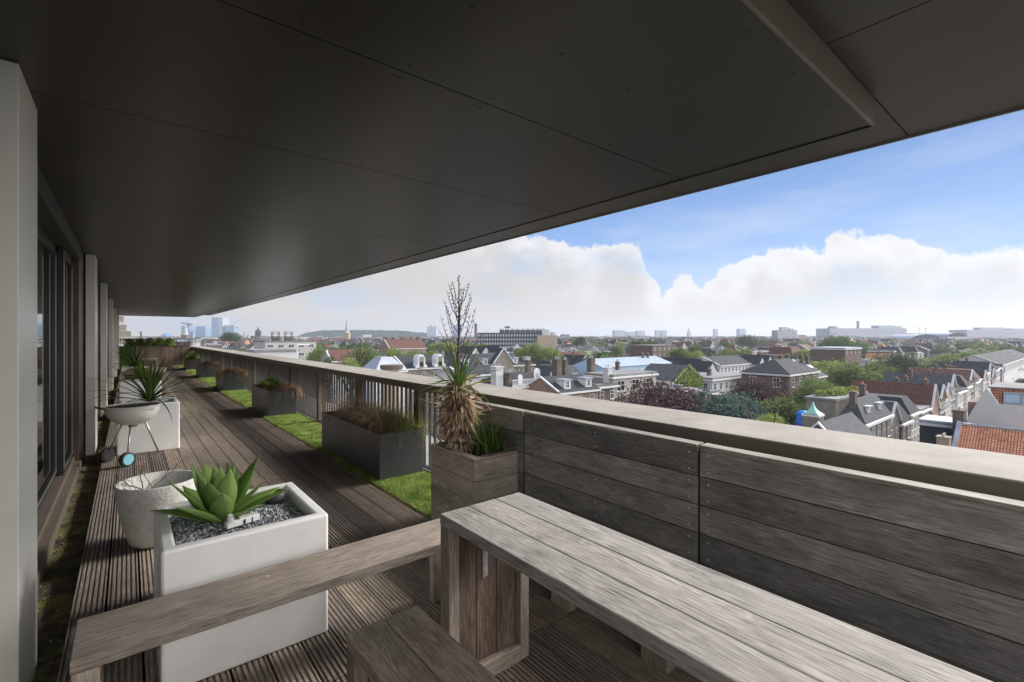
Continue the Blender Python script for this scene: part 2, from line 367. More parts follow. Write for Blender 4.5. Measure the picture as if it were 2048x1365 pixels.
def lp(o): o.parent = tr; o.matrix_parent_inverse = Matrix.Translation((.5, -3, 0)); return o
for (ya, yb) in BAYS:
    mb = MB(); mb.box(-.9, -.437, ya, yb, -.1, .0, .5); mb.box(-.9, -.50, ya, yb, .0, .05, .5); lp(mb.build('sill', M_SILL, bevel=.004))
    mb = MB(); mb.box(-.9, -.44, ya, yb, 2.42, 2.596, .5); lp(mb.build('lintel', plain('lintel_dark', (.05, .045, .04), .5) if ya < -1 else bpy.data.materials['lintel_dark'], bevel=.003))
    n = max(2, round((yb - ya) / 1.5)); n = 3 if abs(ya - 3.22) < .01 else n
    cuts = [ya + (yb - ya) * k / n for k in range(n + 1)]
    if n == 3 and abs(ya - 3.22) < .01: cuts = [3.22, 6.75, 7.73]; n = 2
    for k in range(n):
        a, b_ = cuts[k], cuts[k + 1]; xo = -.575 if k % 2 == 0 else -.52
        mb = MB()
        mb.box(xo - .05, xo, a, a + .06, .05, 2.42); mb.box(xo - .05, xo, b_ - .06, b_, .05, 2.42)
        mb.box(xo - .05, xo, a + .06, b_ - .06, .05, .12); mb.box(xo - .05, xo, a + .06, b_ - .06, 2.34, 2.42)
        lp(mb.build('window_frame', M_FRAME, bevel=.003))
        mb = MB(); mb.box(xo, xo + .006, a + .052, a + .06, .12, 2.34); mb.box(xo, xo + .006, b_ - .06, b_ - .052, .12, 2.34); mb.box(xo, xo + .008, a + .06, b_ - .06, .11, .125)
        lp(mb.build('trim_strip', M_ALU))
        mb = MB(); mb.box(xo - .03, xo - .02, a + .06, b_ - .06, .12, 2.34, .5); lp(mb.build('window_pane', M_GLASS))
    nxt = [f[0] for f in FINS if f[0] > yb - .01]
    e = nxt[0] if nxt else yb + .6
    if e - yb > .05:
        mb = MB(); mb.box(-.9, -.46, yb, e + .5, -.1, 2.596, .5); lp(mb.build('wall_panel', M_REVEAL, bevel=.003))
mb = MB(); mb.box(-.9, -.45, 28.8, 32, -.1, 2.596, .5); lp(mb.build('wall_panel', M_REVEAL))
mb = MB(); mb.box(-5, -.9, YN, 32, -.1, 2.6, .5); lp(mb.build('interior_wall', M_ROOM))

# soffit: lower panelled slab plus raised outer strip
ST = .715; XS = 3.006; XO = 3.74; ZL = 2.6; ZU = 2.737
mb = MB(); seams = [ST, 1.80, 3.0, 4.9, 6.8, 8.7, 10.6, 12.5, 14.4, 16.3, 18.2, 20.1, 22.0, 23.9, 25.8, 27.7, 29.6, 32.7]
gp = .0032
for i in range(len(seams) - 1):
    mb.box(-.44 if i > 0 else -7, XS, seams[i] + gp, seams[i + 1] - gp, ZL, ZL + .01, random.random())
mb.box(-7, -.44, 1.8, 32.7, ZL + .001, ZL + .012, .4)
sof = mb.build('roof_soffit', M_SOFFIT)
tag(sof, kind='structure')
mb = MB(); mb.box(-7, XS - .002, ST + .0035, 32.7, ZL + .0125, ZU + .001, .3)
o = mb.build('soffit_joint_backing', M_SEAM); o.parent = sof
mb = MB()
mb.box(-7, XS, ST - .012, ST + .003, ZL - .004, ZU + .002, .5)
o = mb.build('step_fascia', plain('fascia_metal', (.2, .17, .14), .4, var=.15, metal=.3), bevel=.002); o.parent = sof
mb = MB()
us = [ST - .012, 2.25, 4.2, 6.1, 8.0, 9.9, 11.8, 13.7, 15.6, 17.5, 19.4, 21.3, 23.2, 25.1, 27.0, 28.9, 30.8, 32.9]
for i in range(len(us) - 1):
    a, b_ = us[i] + gp, us[i + 1] - gp
    mb.box(XS + .012, XO, a, b_, ZU, ZU + .012, random.random())
mb.box(-7, 2.288, YN - .4, ST - .013, ZU, ZU + .012, .4); mb.box(2.295, XO, YN - .4, ST - .019, ZU, ZU + .012, .5)
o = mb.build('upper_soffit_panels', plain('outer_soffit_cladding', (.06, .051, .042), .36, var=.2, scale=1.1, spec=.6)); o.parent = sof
mb = MB(); mb.box(XS - .004, XS + .006, ST, 32.7, ZL - .005, ZL + .012, .5); o = mb.build('soffit_edge_trim', M_SEAM); o.parent = sof
mb = MB(); mb.box(-7, XO, YN - .4, 32.9, ZU + .0125, ZU + .3, .3); mb.box(XO, XO + .012, YN - .4, 32.9, ZU - .012, ZU + .3, .5)
o = mb.build('roof_slab_edge', plain('roof_edge_metal', (.3, .26, .21), .4, var=.1, metal=.3)); o.parent = sof
mb = MB()
for i in range(1, len(seams) - 1):
    a, b_ = seams[i], seams[i + 1]
    rows = [a + .05, a + .05 + (b_ - a - .1) / 3, a + .05 + (b_ - a - .1) * 2 / 3, b_ - .05]
    for y in rows:
        xx = 0.02
        while xx < 3.0:
            q = [(xx + .0095 * math.cos(k * math.pi / 3), y + .0095 * math.sin(k * math.pi / 3)) for k in range(6)]
            mb.face([(a_, b2, ZL - .0012) for a_, b2 in q][::-1]); xx += .42
for y in (.78, 1.3, 1.74):
    for k in range(8): mb.lathe([(.0105, ZL - .001), (0.0001, ZL - .002)], .05 + .42 * k, y, 6)
for k in range(8):
    for yy in (1.85, 2.4, 2.95): mb.lathe([(.0105, ZL - .001), (0.0001, ZL - .002)], .05 + .42 * k, yy, 6)
o = mb.build('soffit_screws', M_SCREW); o.parent = sof
tag(o, kind='stuff')

# parapet coping and railing
root = empty('parapet_railing', (2.6, 4, 0), 'long grey capped parapet railing with dark vertical balusters', 'railing')
def rp(o): o.parent = root; o.matrix_parent_inverse = Matrix.Translation((-2.6, -4, 0)); return o
mb = MB(); segs = [-2.0, 5.2, 11.2, 17.2, 23.2, 31.8]
for i in range(len(segs) - 1): mb.box(2.53, 3.07, segs[i] + .0, segs[i + 1] - .007, .898, .971, random.random(), 0)
cop = rp(mb.build('coping', [M_COPING], bevel=.006))
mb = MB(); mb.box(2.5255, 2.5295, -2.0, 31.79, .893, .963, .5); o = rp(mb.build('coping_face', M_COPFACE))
yy = 3.05; posts = []
while yy < 31.5: posts.append(yy); yy += 1.8
for yy in posts:
    mb = MB(); mb.box(2.545, 2.645, yy - .05, yy + .05, -.1, .896, None, 0, (0, 0, 1)); rp(mb.build('post', W_BROWN, bevel=.004))
nb = 0; yy = 3.0; far = MB()
while yy < 31.6:
    if min(abs(yy - p) for p in posts) > .075:
        if nb < 98:
            mb = MB(); mb.box(2.575, 2.602, yy - .006, yy + .006, .05, .896); rp(mb.build('baluster', M_BAL)); nb += 1
        else: far.box(2.575, 2.602, yy - .006, yy + .006, .05, .896)
    yy += .115
tag(rp(far.build('far_balusters', M_BAL)), kind='stuff')
mb = MB(); mb.box(2.565, 2.612, 2.9, 31.7, .03, .05, .5); rp(mb.build('bottom_rail', M_BAL))
mb = MB(); mb.box(2.535, 3.5, 2.9, 31.8, -.101, .012, .5)
tag(mb.build('parapet_ledge', plain('pale_ledge', (.3, .29, .28), .7, var=.2)), kind='structure')

# wooden screens behind the table
def screen(y0, y1, label):
    r = empty('timber_screen', (2.36, y0, 0), label, 'screen', 'weathered timber screens under the coping')
    inv = Matrix.Translation((-2.36, -y0, 0))
    for k in range(6):
        z1 = .908 - k * .151; z0 = max(z1 - .1455, -.0)
        mb = MB(); mb.box(2.34, 2.364, y0 + .003, y1 - .003, z0, z1, None, 0, (0, 1, 0))
        for sy in (y0 + .05, (y0 + y1) / 2, y1 - .05):
            for zz in (z1 - .03, z1 - .118):
                if zz < z0 + .01: continue
                c0 = (2.3385, sy, zz); ring = [(2.3388, sy + .0045 * math.cos(a * .785), zz + .0045 * math.sin(a * .785)) for a in range(8)]
                mb.face(ring[::-1], .5, 1)
        o = mb.build('plank', [W_SCREEN, M_SCREWL], r); o.matrix_parent_inverse = inv
    mb = MB(); mb.box(2.333, 2.412, y0 + .003, y1 - .003, .909, .927, None, 0, (0, 1, 0))
    o = mb.build('cap_board', W_CAP, r, bevel=.003); o.matrix_parent_inverse = inv
    mb = MB(); mb.box(2.3645, 2.372, y0 - .006, y1 + .006, 0, .9, .3); o = mb.build('light_block_board', M_SEAM, r); o.matrix_parent_inverse = inv  # added dark sheet, stops light leaking through the plank gaps
    mb = MB(); mb.box(2.373, 2.42, y0 + .02, y0 + .09, 0, .906, None, 0, (0, 0, 1)); mb.box(2.366, 2.42, y1 - .09, y1 - .02, 0, .906, None, 0, (0, 0, 1))
    o = mb.build('back_post', W_PANEL, r); o.matrix_parent_inverse = inv
screen(-1.4, 1.30, 'long dark weathered plank screen right of the table, running out of the picture')
screen(1.31, 2.72, 'plank screen in the middle, between the timber planter and the longer screen')
screen(2.735, 3.42, 'short plank screen standing behind the timber planter box')

# low plinth bench against the screen
r = empty('plinth_bench', (2.1, 1.2, 0), 'low dark timber bench hidden between table and screen', 'bench')
inv = Matrix.Translation((-2.1, -1.2, 0))
for k in range(3):
    mb = MB(); mb.box(1.86 + k * .157, 1.86 + k * .157 + .152, -1.3, 2.4, .265, .305, None, 0, (0, 1, 0)); o = mb.build('seat_plank', W_BROWN, r, bevel=.003); o.matrix_parent_inverse = inv
for yy in (-1.0, -.55, .05, .65, 1.25, 1.85):
    for lx in (1.85, 2.2):
        mb = MB(); mb.box(lx, lx + .09, yy - .07, yy + .07, 0, .264, None, 0, (0, 0, 1)); o = mb.build('leg', W_BENCH, r, bevel=.004); o.matrix_parent_inverse = inv

# ---------------------------------------------------------------- tables and benches
def plank_table(name, label, cat, loc, width, length, height, nplank, mat, thick=.045, group=None, legw=.30, panel=True, along='y', rz=0):
    """Local frame: planks run along -Y from the end at the origin; X spans the width."""
    r = empty(name, loc, label, cat, group, rz)
    pw = width / nplank
    for k in range(nplank):
        mb = MB(); mb.box(k * pw + .0015, (k + 1) * pw - .0015, -length, 0, height - thick, height, None, 0, (0, 1, 0)); mb.build('top_plank', mat, r, bevel=.004)
    for yend, sgn in ((0, -1), (-length, 1)):
        y0 = yend + sgn * .004
        # two corner posts
        for x0 in (.002, width - .052):
            mb = MB(); ya, yb = sorted((y0, y0 + sgn * .07)); mb.box(x0, x0 + .05, ya, yb, 0, height - thick - .001, None, 0, (0, 0, 1)); mb.build('leg', W_BENCH, r, bevel=.003)
        if panel:
            n = 3
            for k in range(n):
                a = .053 + (width - .106) * k / n; b2 = .053 + (width - .106) * (k + 1) / n - .003
                ya, yb = sorted((y0 + sgn * .012, y0 + sgn * .036)); mb = MB(); mb.box(a, b2, ya, yb, .02, height - thick - .001, None, 0, (0, 0, 1)); mb.build('leg_panel', W_PANEL, r, bevel=.002)
            ya, yb = sorted((y0 + sgn * .038, y0 + sgn * .075)); mb = MB(); mb.box(.055, width - .055, ya, yb, .0, .075, None, 0, (1, 0, 0)); rail = mb.build('foot_rail', W_BENCH, r, bevel=.003)
            if name == 'plank_table':
                mb = MB()
                for xx in (.12, width - .09):
                    mb.lathe([(0.0001, .008), (.007, .006), (.010, .0)], 0, 0, 10)
                    cnt = 10 * 3 + 10 * 4
                    for i in range(len(mb.v) - cnt, len(mb.v)):
                        p = mb.v[i]; mb.v[i] = Vector((xx + p.x, (y0 + sgn * .0755) + sgn * p.z, .042 + p.y))
                mb.build('bolt_heads', M_GALV, rail)
    return r
tb = plank_table('plank_table', 'long narrow weathered three-plank table in the right foreground', 'table', (1.02, 1.735, 0), .44, 2.9, .75, 3, W_TABLE)
mb = MB(); mb.box(.19, .215, -.052, -.046, .44, .70); mb.box(.19, .215, -.1, -.0525, .695, .701)
for z in (.46, .5, .54, .6): mb.tube([(.2025, -.052, z), (.2025, -.0545, z)], .005, 8)
mb.build('angle_bracket', M_GALV, tb)
b1 = plank_table('plank_bench', 'narrow one-plank bench running in front of the near white planter', 'bench', (-.145, 2.075, 0), .30, 1.55, .45, 1, W_BENCH, rz=math.pi / 2, panel=False)
# the bench above runs along +X: rotate its frame so that local -Y becomes +X
b1.rotation_euler = (0, 0, math.pi / 2); b1.location = (-.147, 2.072, 0)
for xx, yy in ((.06, -.13), (.2, -.62), (.07, -1.02)):
    mb = MB(); mb.lathe([(.0045, .4502), (.0045, .4512), (.0001, .4516)], xx, yy, 10); mb.build('screw_head', M_SCREWL, b1)
b2 = plank_table('plank_bench', 'wide weathered two-plank bench beside the table at the bottom edge', 'bench', (.595, 1.66, 0), .285, 1.6, .45, 2, W_STOOL, thick=.045)

# ---------------------------------------------------------------- planters
def open_box(mb, x0, x1, y0, y1, z0, z1, t, depth):
    mb.box(x0, x1, y0, y1, z0, z1, .5, skip=(1,))
    for q in ([(x0, y0), (x1, y0), (x1 - t, y0 + t), (x0 + t, y0 + t)], [(x1, y0), (x1, y1), (x1 - t, y1 - t), (x1 - t, y0 + t)],
              [(x1, y1), (x0, y1), (x0 + t, y1 - t), (x1 - t, y1 - t)], [(x0, y1), (x0, y0), (x0 + t, y0 + t), (x0 + t, y1 - t)]):
        mb.face([(a, b_, z1) for a, b_ in q])
    a, b_, c_, d_ = x0 + t, x1 - t, y0 + t, y1 - t; zi = z1 - depth
    mb.face([(a, c_, z1), (b_, c_, z1), (b_, c_, zi), (a, c_, zi)]); mb.face([(b_, c_, z1), (b_, d_, z1), (b_, d_, zi), (b_, c_, zi)])
    mb.face([(b_, d_, z1), (a, d_, z1), (a, d_, zi), (b_, d_, zi)]); mb.face([(a, d_, z1), (a, c_, z1), (a, c_, zi), (a, d_, zi)])
    mb.face([(a, c_, zi), (b_, c_, zi), (b_, d_, zi), (a, d_, zi)])
def soil_mesh(x0, x1, y0, y1, z, amp=.015, n=14):
    mb = MB()
    h = lambda x, y: z + amp * noise.noise(Vector((x * 9, y * 9, 2))) + amp * .6 * noise.noise(Vector((x * 30, y * 30, 5)))
    for i in range(n):
        for j in range(n):
            xa = x0 + (x1 - x0) * i / n; xb = x0 + (x1 - x0) * (i + 1) / n; ya = y0 + (y1 - y0) * j / n; yb = y0 + (y1 - y0) * (j + 1) / n
            mb.face([(xa, ya, h(xa, ya)), (xb, ya, h(xb, ya)), (xb, yb, h(xb, yb)), (xa, yb, h(xa, yb))])
    return mb
def planter(name, label, cat, x, y, w, dep, h, t, depth, mat, group, bevel=.004, soil=True):
    r = empty(name, (x, y, 0), label, cat, group)
    mb = MB(); open_box(mb, 0, w, 0, dep, 0, h, t, depth); mb.build('box', mat, r, weld=True, bevel=bevel)
    if soil: soil_mesh(t, w - t, t, dep - t, h - depth + .035).build('soil', M_SOIL, r, smooth=True)
    return r
GW = 'white box planters beside the facade'
planter('white_planter', 'large glossy white square planter with grey gravel and agave', 'planter', .105, 2.44, .685, .69, .6, .055, .12, M_WHITE, GW, .012, False)
planter('white_planter', 'white box planter directly behind the kettle grill', 'planter', -.11, 7.68, .645, .66, .625, .05, .1, M_WHITE, GW, .012)
planter('white_planter', 'white box planter beyond the grill, in front of the brown wooden table', 'planter', -.13, 11.6, .645, .66, .62, .05, .1, M_WHITE, GW, .012)
planter('white_planter', 'farthest white box planter, holding the small spiky plant', 'planter', -.14, 16.7, .645, .66, .62, .05, .1, M_WHITE, GW, .012)
GD = 'anthracite planters along the railing'
DP = [('nearest and longest anthracite trough beside the timber planter box', 4.6, 1.86), ('second anthracite planter, with lime green leaves and tangled straw', 9.6, 1.45),
      ('third anthracite planter, middle of the row, full of golden straw', 14.8, 1.45), ('fourth anthracite planter with brown straw hanging over its right side', 20.0, 1.45),
      ('farthest anthracite planter near the far wooden fence, with a pale green bush', 25.1, 1.45)]
for lb, y, dep in DP: planter('dark_planter', lb, 'planter', 2.0, y, .5, dep, .49, .018, .09, M_DARKP, GD, .003)
# timber planter box
r = empty('timber_planter', (1.93, 2.79, 0), 'square weathered timber planter box at the end of the screen', 'planter')
for k in range(4):
    z0 = .003 + k * .149; z1 = z0 + .146
    for bx in ((0, .022, 0, .63), (.384, .406, 0, .63)):
        mb = MB(); mb.box(bx[0], bx[1], bx[2] + .0225, bx[3], z0, z1, None, 0, (0, 1, 0)); mb.build('side_plank', W_BOX, r, bevel=.003)
    for bx in ((0, .406, 0, .022), (.0225, .3835, .608, .63)):
        mb = MB(); mb.box(bx[0], bx[1], bx[2], bx[3], z0, z1, None, 0, (1, 0, 0)); mb.build('end_plank', W_BOX, r, bevel=.003)
mb = MB(); mb.box(-.004, .06, -.004, .634, .6, .618, None, 0, (0, 1, 0)); mb.box(.35, .404, -.004, .634, .6, .618, None, 0, (0, 1, 0)); mb.box(.0605, .3495, -.004, .05, .6, .618, None, 0, (1, 0, 0)); mb.box(.0605, .3495, .58, .634, .6, .618, None, 0, (1, 0, 0))
mb.build('rim', W_BOX, r, bevel=.002)
soil_mesh(.03, .376, .03, .6, .565).build('soil', M_SOIL, r, smooth=True)

# gravel in the near planter
mb = MB(); rnd = random.Random(3)
def stone(mb, x, y, z, s, rnd):
    a = rnd.random() * 6.28; el = .6 + rnd.random() * .7; fl = .5 + rnd.random() * .4
    M = Matrix.Rotation(a, 3, 'Z') @ Matrix.Rotation(rnd.random() - .5, 3, 'X')
    vs = []
    for (vx_, vy_, vz_) in ((1, 0, 0), (-1, 0, 0), (0, 1, 0), (0, -1, 0), (0, 0, 1), (0, 0, -1)):
        p = M @ Vector((vx_ * s * el * rnd.uniform(.8, 1.2), vy_ * s * rnd.uniform(.7, 1.1), vz_ * s * fl)); vs.append(p + Vector((x, y, z)))
    rr = rnd.random()
    for q in ((0, 2, 4), (2, 1, 4), (1, 3, 4), (3, 0, 4), (2, 0, 5), (1, 2, 5), (3, 1, 5), (0, 3, 5)): mb.face([vs[i] for i in q], rr)
for i in range(5200):
    x = rnd.uniform(.172, .722); y = rnd.uniform(2.507, 3.063); stone(mb, x, y, .545 + .012 * noise.noise(Vector((x * 8, y * 8, 0))) + rnd.uniform(-.006, .006), rnd.uniform(.006, .011), rnd)
mb.box(.162, .733, 2.497, 3.073, .5, .538, .3)
M_ST2, nt, b = nodes('mixed_gravel'); at = N(nt, 'ShaderNodeAttribute', attribute_name='rnd')
r1 = ramp(nt, at.outputs['Fac'], [(0, (.07, .08, .1)), (.45, (.2, .22, .25)), (.8, (.38, .39, .42)), (1, (.72, .72, .74))]); L(nt, r1.outputs[0], b.inputs['Base Color']); b.inputs['Roughness'].default_value = .6
tag(mb.build('gravel', M_ST2), 'grey and white gravel filling the near white planter', 'gravel', kind='stuff')
mb = MB()
for i in range(500):
    stone(mb, rnd.uniform(.0, .48), rnd.uniform(7.74, 8.28), .565, .016, rnd)
tag(mb.build('gravel', M_ST2), 'dark gravel in the white planter behind the grill', 'gravel', kind='stuff')

# ---------------------------------------------------------------- leaves
def blade(mb, base, az, el, length, width, droop=.5, seg=6, fold=.25, rnd=None, prof='lance', twist=0, m=0):
    if rnd is None: rnd = random.random()
    p = Vector(base); e = el; pts = []; hd = Vector((math.cos(az), math.sin(az), 0)); side = Vector((-math.sin(az), math.cos(az), 0))
    st = length / seg
    for i in range(seg + 1):
        t = i / seg
        if prof == 'lance': w = width * (1 - t) ** .75 * (1 if t > .1 else .9)
        elif prof == 'agave': w = width * max(0, math.sin(math.pi * (t * .94 + .06) ** 1.05)) ** 1.15 * (1.0 if t < .98 else .1) + (width * .45 * (1 - t) ** 2)
        else: w = width * (1 - t * .6)
        d = hd * math.cos(e) + Vector((0, 0, 1)) * math.sin(e); up = (d.cross(side) * -1)
        if up.z < 0 and e < 1.5: up = -up
        sd = side if not twist else (Matrix.Rotation(twist * t, 3, d) @ side)
        pts.append((p - sd * w * .5 + up * w * fold, p.copy(), p + sd * w * .5 + up * w * fold))
        p = p + d * st; e -= droop / seg
    for i in range(seg):
        a, b_ = pts[i], pts[i + 1]
        mb.face([a[0], a[1], b_[1], b_[0]], rnd, m); mb.face([a[1], a[2], b_[2], b_[1]], rnd, m)
# agave in the near planter
r = empty('agave', (.37, 2.82, .54), 'broad-leaved bright green agave in the near white planter', 'plant')
ag = random.Random(11)
for k in range(22):
    t = k / 22; az = k * 2.39996 + .4 + ag.uniform(-.2, .2); el = R(20 + 60 * t + ag.uniform(-7, 7)); ln = .31 + .04 * math.sin(math.pi * t); w = .094
    mb = MB(); blade(mb, (math.cos(az) * .03 * (1 - t), math.sin(az) * .03 * (1 - t), .0), az, el, ln * ag.uniform(.92, 1.1), w, R(-22 + 30 * (1 - t)), 10, .16, .2 + .6 * ag.random(), 'agave')
    o = mb.build('leaf', LF_AGAVE, r, smooth=True); sd = o.modifiers.new('thick', 'SOLIDIFY'); sd.thickness = .0015
r.scale = (1.0, 1.0, .95)
# strap plants
def strap(name, loc, label, n, ln, w, rr, el0=15, mat=LF_YUCCA, group=None, s=1.0, droop=(20, 80), stem=True):
    q = random.Random(rr); r = empty(name, loc, label, 'plant', group); mb = MB()
    for k in range(n):
        t = k / n; az = k * 2.39996 + q.uniform(-.3, .3); el = R(el0 + (86 - el0) * t ** .8)
        blade(mb, (math.cos(az) * .02, math.sin(az) * .02, .02 + .08 * t), az, el, ln * q.uniform(.75, 1.1) * (1.1 - .25 * t), w, R(q.uniform(*droop)) * (1.15 - t), 8, .3, q.random())
    mb.build('leaves', mat, r)
    if stem: mb = MB(); mb.tube([(0, 0, -.05), (0, 0, .1)], [.03, .02], 8); mb.build('stem', M_BARK, r)
    return r
strap('spiky_plant', (.225, 8.0, .6), 'tall spiky green yucca in the white planter behind the grill', 58, .68, .034, 5, 10)
strap('spiky_plant', (.15, 17.0, .6), 'small spiky green plant in the farthest white planter', 52, .72, .05, 6, 10)
strap('low_plant', (.2, 11.95, .6), 'low bright green plant in the middle white planter', 26, .34, .09, 8, 15, LF_LIME)
# aloe-like leaves in the timber box
r = empty('aloe_clump', (2.2, 2.98, .57), 'clump of upright blue-green aloe leaves in the timber planter', 'plant'); q = random.Random(2); mb = MB()
for k in range(46):
    a = q.uniform(0, 6.28); rr = q.uniform(0, .1)
    blade(mb, (math.cos(a) * rr, math.sin(a) * rr * 1.4, 0), q.uniform(0, 6.28), R(q.uniform(50, 88)), q.uniform(.14, .40), .026, R(q.uniform(-5, 30)), 6, .4, q.random())
mb.build('leaves', LF_YUCCA, r)
# dying yucca with its seed stalk
yx, yy_ = 2.06, 3.2
r = empty('dying_yucca', (yx, yy_, .57), 'tall yucca with shaggy dead brown leaves and bare seed stalk', 'plant'); q = random.Random(21)
mb = MB(); mb.tube([(0, 0, 0), (.01, 0, .2), (0, .01, .45)], [.07, .06, .035], 12); mb.build('trunk', M_BARK, r)
mb = MB()
for k in range(520):
    z = q.uniform(.03, .46); az = q.uniform(0, 6.28); rad = .07 + .06 * math.sin(math.pi * min(1, z / .5))
    blade(mb, (math.cos(az) * rad * .7, math.sin(az) * rad * .7, z), az, R(q.uniform(-70, -10)), q.uniform(.06, .13), q.uniform(.022, .042), R(q.uniform(10, 60)), 4, .3, q.random(), 'lance', q.uniform(-2, 2))
for k in range(120):
    az = q.uniform(0, 6.28); z = q.uniform(.26, .52)
    blade(mb, (0, 0, z), az, R(q.uniform(-45, 60)), q.uniform(.12, .4), q.uniform(.018, .046), R(q.choice([q.uniform(-40, 40), q.uniform(60, 170), q.uniform(180, 330)])), 8, .35, q.random(), 'lance', q.uniform(-5, 5))
mb.build('dead_leaves', LF_DRY, r)
mb = MB()
for k in range(40):
    az = q.uniform(0, 6.28); el = R(q.uniform(15, 89))
    blade(mb, (0, 0, .46 + .1 * q.random()), az, el, q.uniform(.22, .6), .024, R(q.uniform(0, 95)), 8, .3, q.random())
mb.build('green_leaves', LF_YUCCA, r)
mb = MB(); blade(mb, (0, 0, .5), R(-38), R(22), .36, .04, R(20), 8, .2, .9, m=0); mb.build('yellow_leaf', leaf('yellow_leaf', (.5, .3, .02), (.6, .38, .03), .3), r)
mb = MB(); zt = 1.42
mb.tube([(0, 0, .4), (-.005, .0, .75), (.005, .005, 1.1), (0, 0, zt)], [.013, .010, .007, .0025], 7)
for k in range(20):
    z = .74 + (zt - .95) * (k / 20); az = k * 2.4; l = .2 * (1 - (z - .7) / (zt - .5)) + .03; a = Vector((math.cos(az), math.sin(az), 0))
    p0 = Vector((0, 0, z)); p1 = p0 + a * l * .3 + Vector((0, 0, l * .4)); p2 = p0 + a * l * .52 + Vector((0, 0, l * .95)); p3 = p0 + a * l * .7 + Vector((0, 0, l * 1.55))
    mb.tube([p0, p1, p2, p3], [.0035, .0028, .0022, .0014], 5)
    for j in range(6):
        t = j / 6; pp = p1.lerp(p3, t); s_ = q.uniform(.004, .007); aa = q.uniform(0, 6.28); dd = Vector((math.cos(aa), math.sin(aa), .8)) * q.uniform(.008, .02)
        mb.tube([pp, pp + dd], [.0025, s_ * .7], 4)
for j in range(26):
    z = 1.0 + (zt - 1.0) * j / 26; aa = q.uniform(0, 6.28); mb.tube([(0, 0, z), (math.cos(aa) * .014, math.sin(aa) * .014, z + .01)], [.002, .005], 4)
mb.build('seed_stalk', leaf('stalk_brown', (.07, .05, .04), (.2, .15, .12), 0, .8), r)
for i, (dx, dy) in enumerate(((-.02, -.06),)):
    mb = MB(); blade(mb, (dx, dy, .03), R(-150), R(50), .3, .012, R(200), 10, .2, .8); mb.build('hanging_leaf', LF_DRY, r)

# planting of the dark troughs
def tangle(name, label, x0, x1, y0, y1, z, n, ln, mat, seed, w=.004, spill=0, group=None, up=(20, 85), droop=(30, 160), seg=6):
    q = random.Random(seed); mb = MB()
    for k in range(n):
        x = q.uniform(x0, x1); y = q.uniform(y0, y1); az = q.uniform(0, 6.28)
        if spill and q.random() < spill: x = x1 - .02; az = q.uniform(-1.2, 1.0)
        blade(mb, (x, y, z), az, R(q.uniform(*up)), ln * q.uniform(.5, 1.2), w * q.uniform(.7, 1.3), R(q.uniform(*droop)), seg, .2, q.random(), 'flat', 0)
    return mb.build(name, mat)
def leafy(mb, cx, cy, z, rx, ry, rz_, n, size, q):
    for k in range(n):
        u = q.uniform(0, 6.28); v = q.uniform(0, 1.4); rr = q.uniform(.4, 1)
        p = Vector((cx + rx * rr * math.cos(u) * math.cos(v), cy + ry * rr * math.sin(u) * math.cos(v), z + rz_ * rr * math.sin(v)))
        blade(mb, p, q.uniform(0, 6.28), R(q.uniform(-10, 70)), size * q.uniform(.6, 1.3), size * .55, R(30), 2, .25, q.random(), 'agave')
tag(tangle('lavender', '', 2.2, 2.5, 4.66, 5.9, .45, 1500, .36, LF_HERB, 31, .005, .1, None, (25, 85), (40, 200), 8), 'green feathery herbs along the back of the nearest anthracite trough', 'plant')
tag(tangle('dry_grass', 'brown tangled dead stems in the nearest anthracite trough', 2.14, 2.42, 4.8, 6.3, .46, 3600, .36, LF_STRAWB, 32, .005, .0, None, (10, 85), (60, 170), 9), 'brown tangled dead stems in the nearest anthracite trough', 'plant')
q = random.Random(4)
mb = MB(); leafy(mb, 2.22, 10.4, .45, .18, .4, .2, 420, .075, q); tag(mb.build('leafy_bush', LF_LIME), 'bush of lime green leaves in the second anthracite planter', 'plant')
tag(tangle('dry_grass', 'tangled brown straw spilling toward the railing from the second anthracite planter', 2.2, 2.5, 9.65, 10.5, .43, 1200, .36, LF_STRAWB, 33, .008, .5, None, (5, 80), (60, 220), 8), 'tangled brown straw spilling toward the railing from the second anthracite planter', 'plant')
tag(tangle('dry_grass', 'golden straw heaped over the third anthracite planter', 2.05, 2.5, 14.85, 16.2, .43, 1500, .36, LF_STRAW, 34, .011, .4, None, (5, 75), (80, 220), 8), 'golden straw heaped over the third anthracite planter', 'plant')
tag(tangle('dry_grass', 'brown straw arching out of the fourth anthracite planter', 2.1, 2.55, 20.05, 21.3, .43, 1000, .42, LF_STRAW, 35, .014, .5, None, (5, 75), (80, 220), 8), 'brown straw arching out of the fourth anthracite planter', 'plant')
mb = MB(); leafy(mb, 2.3, 25.9, .45, .24, .5, .3, 420, .11, q); tag(mb.build('leafy_bush', LF_HERB), 'pale green bush in the farthest anthracite planter', 'plant')
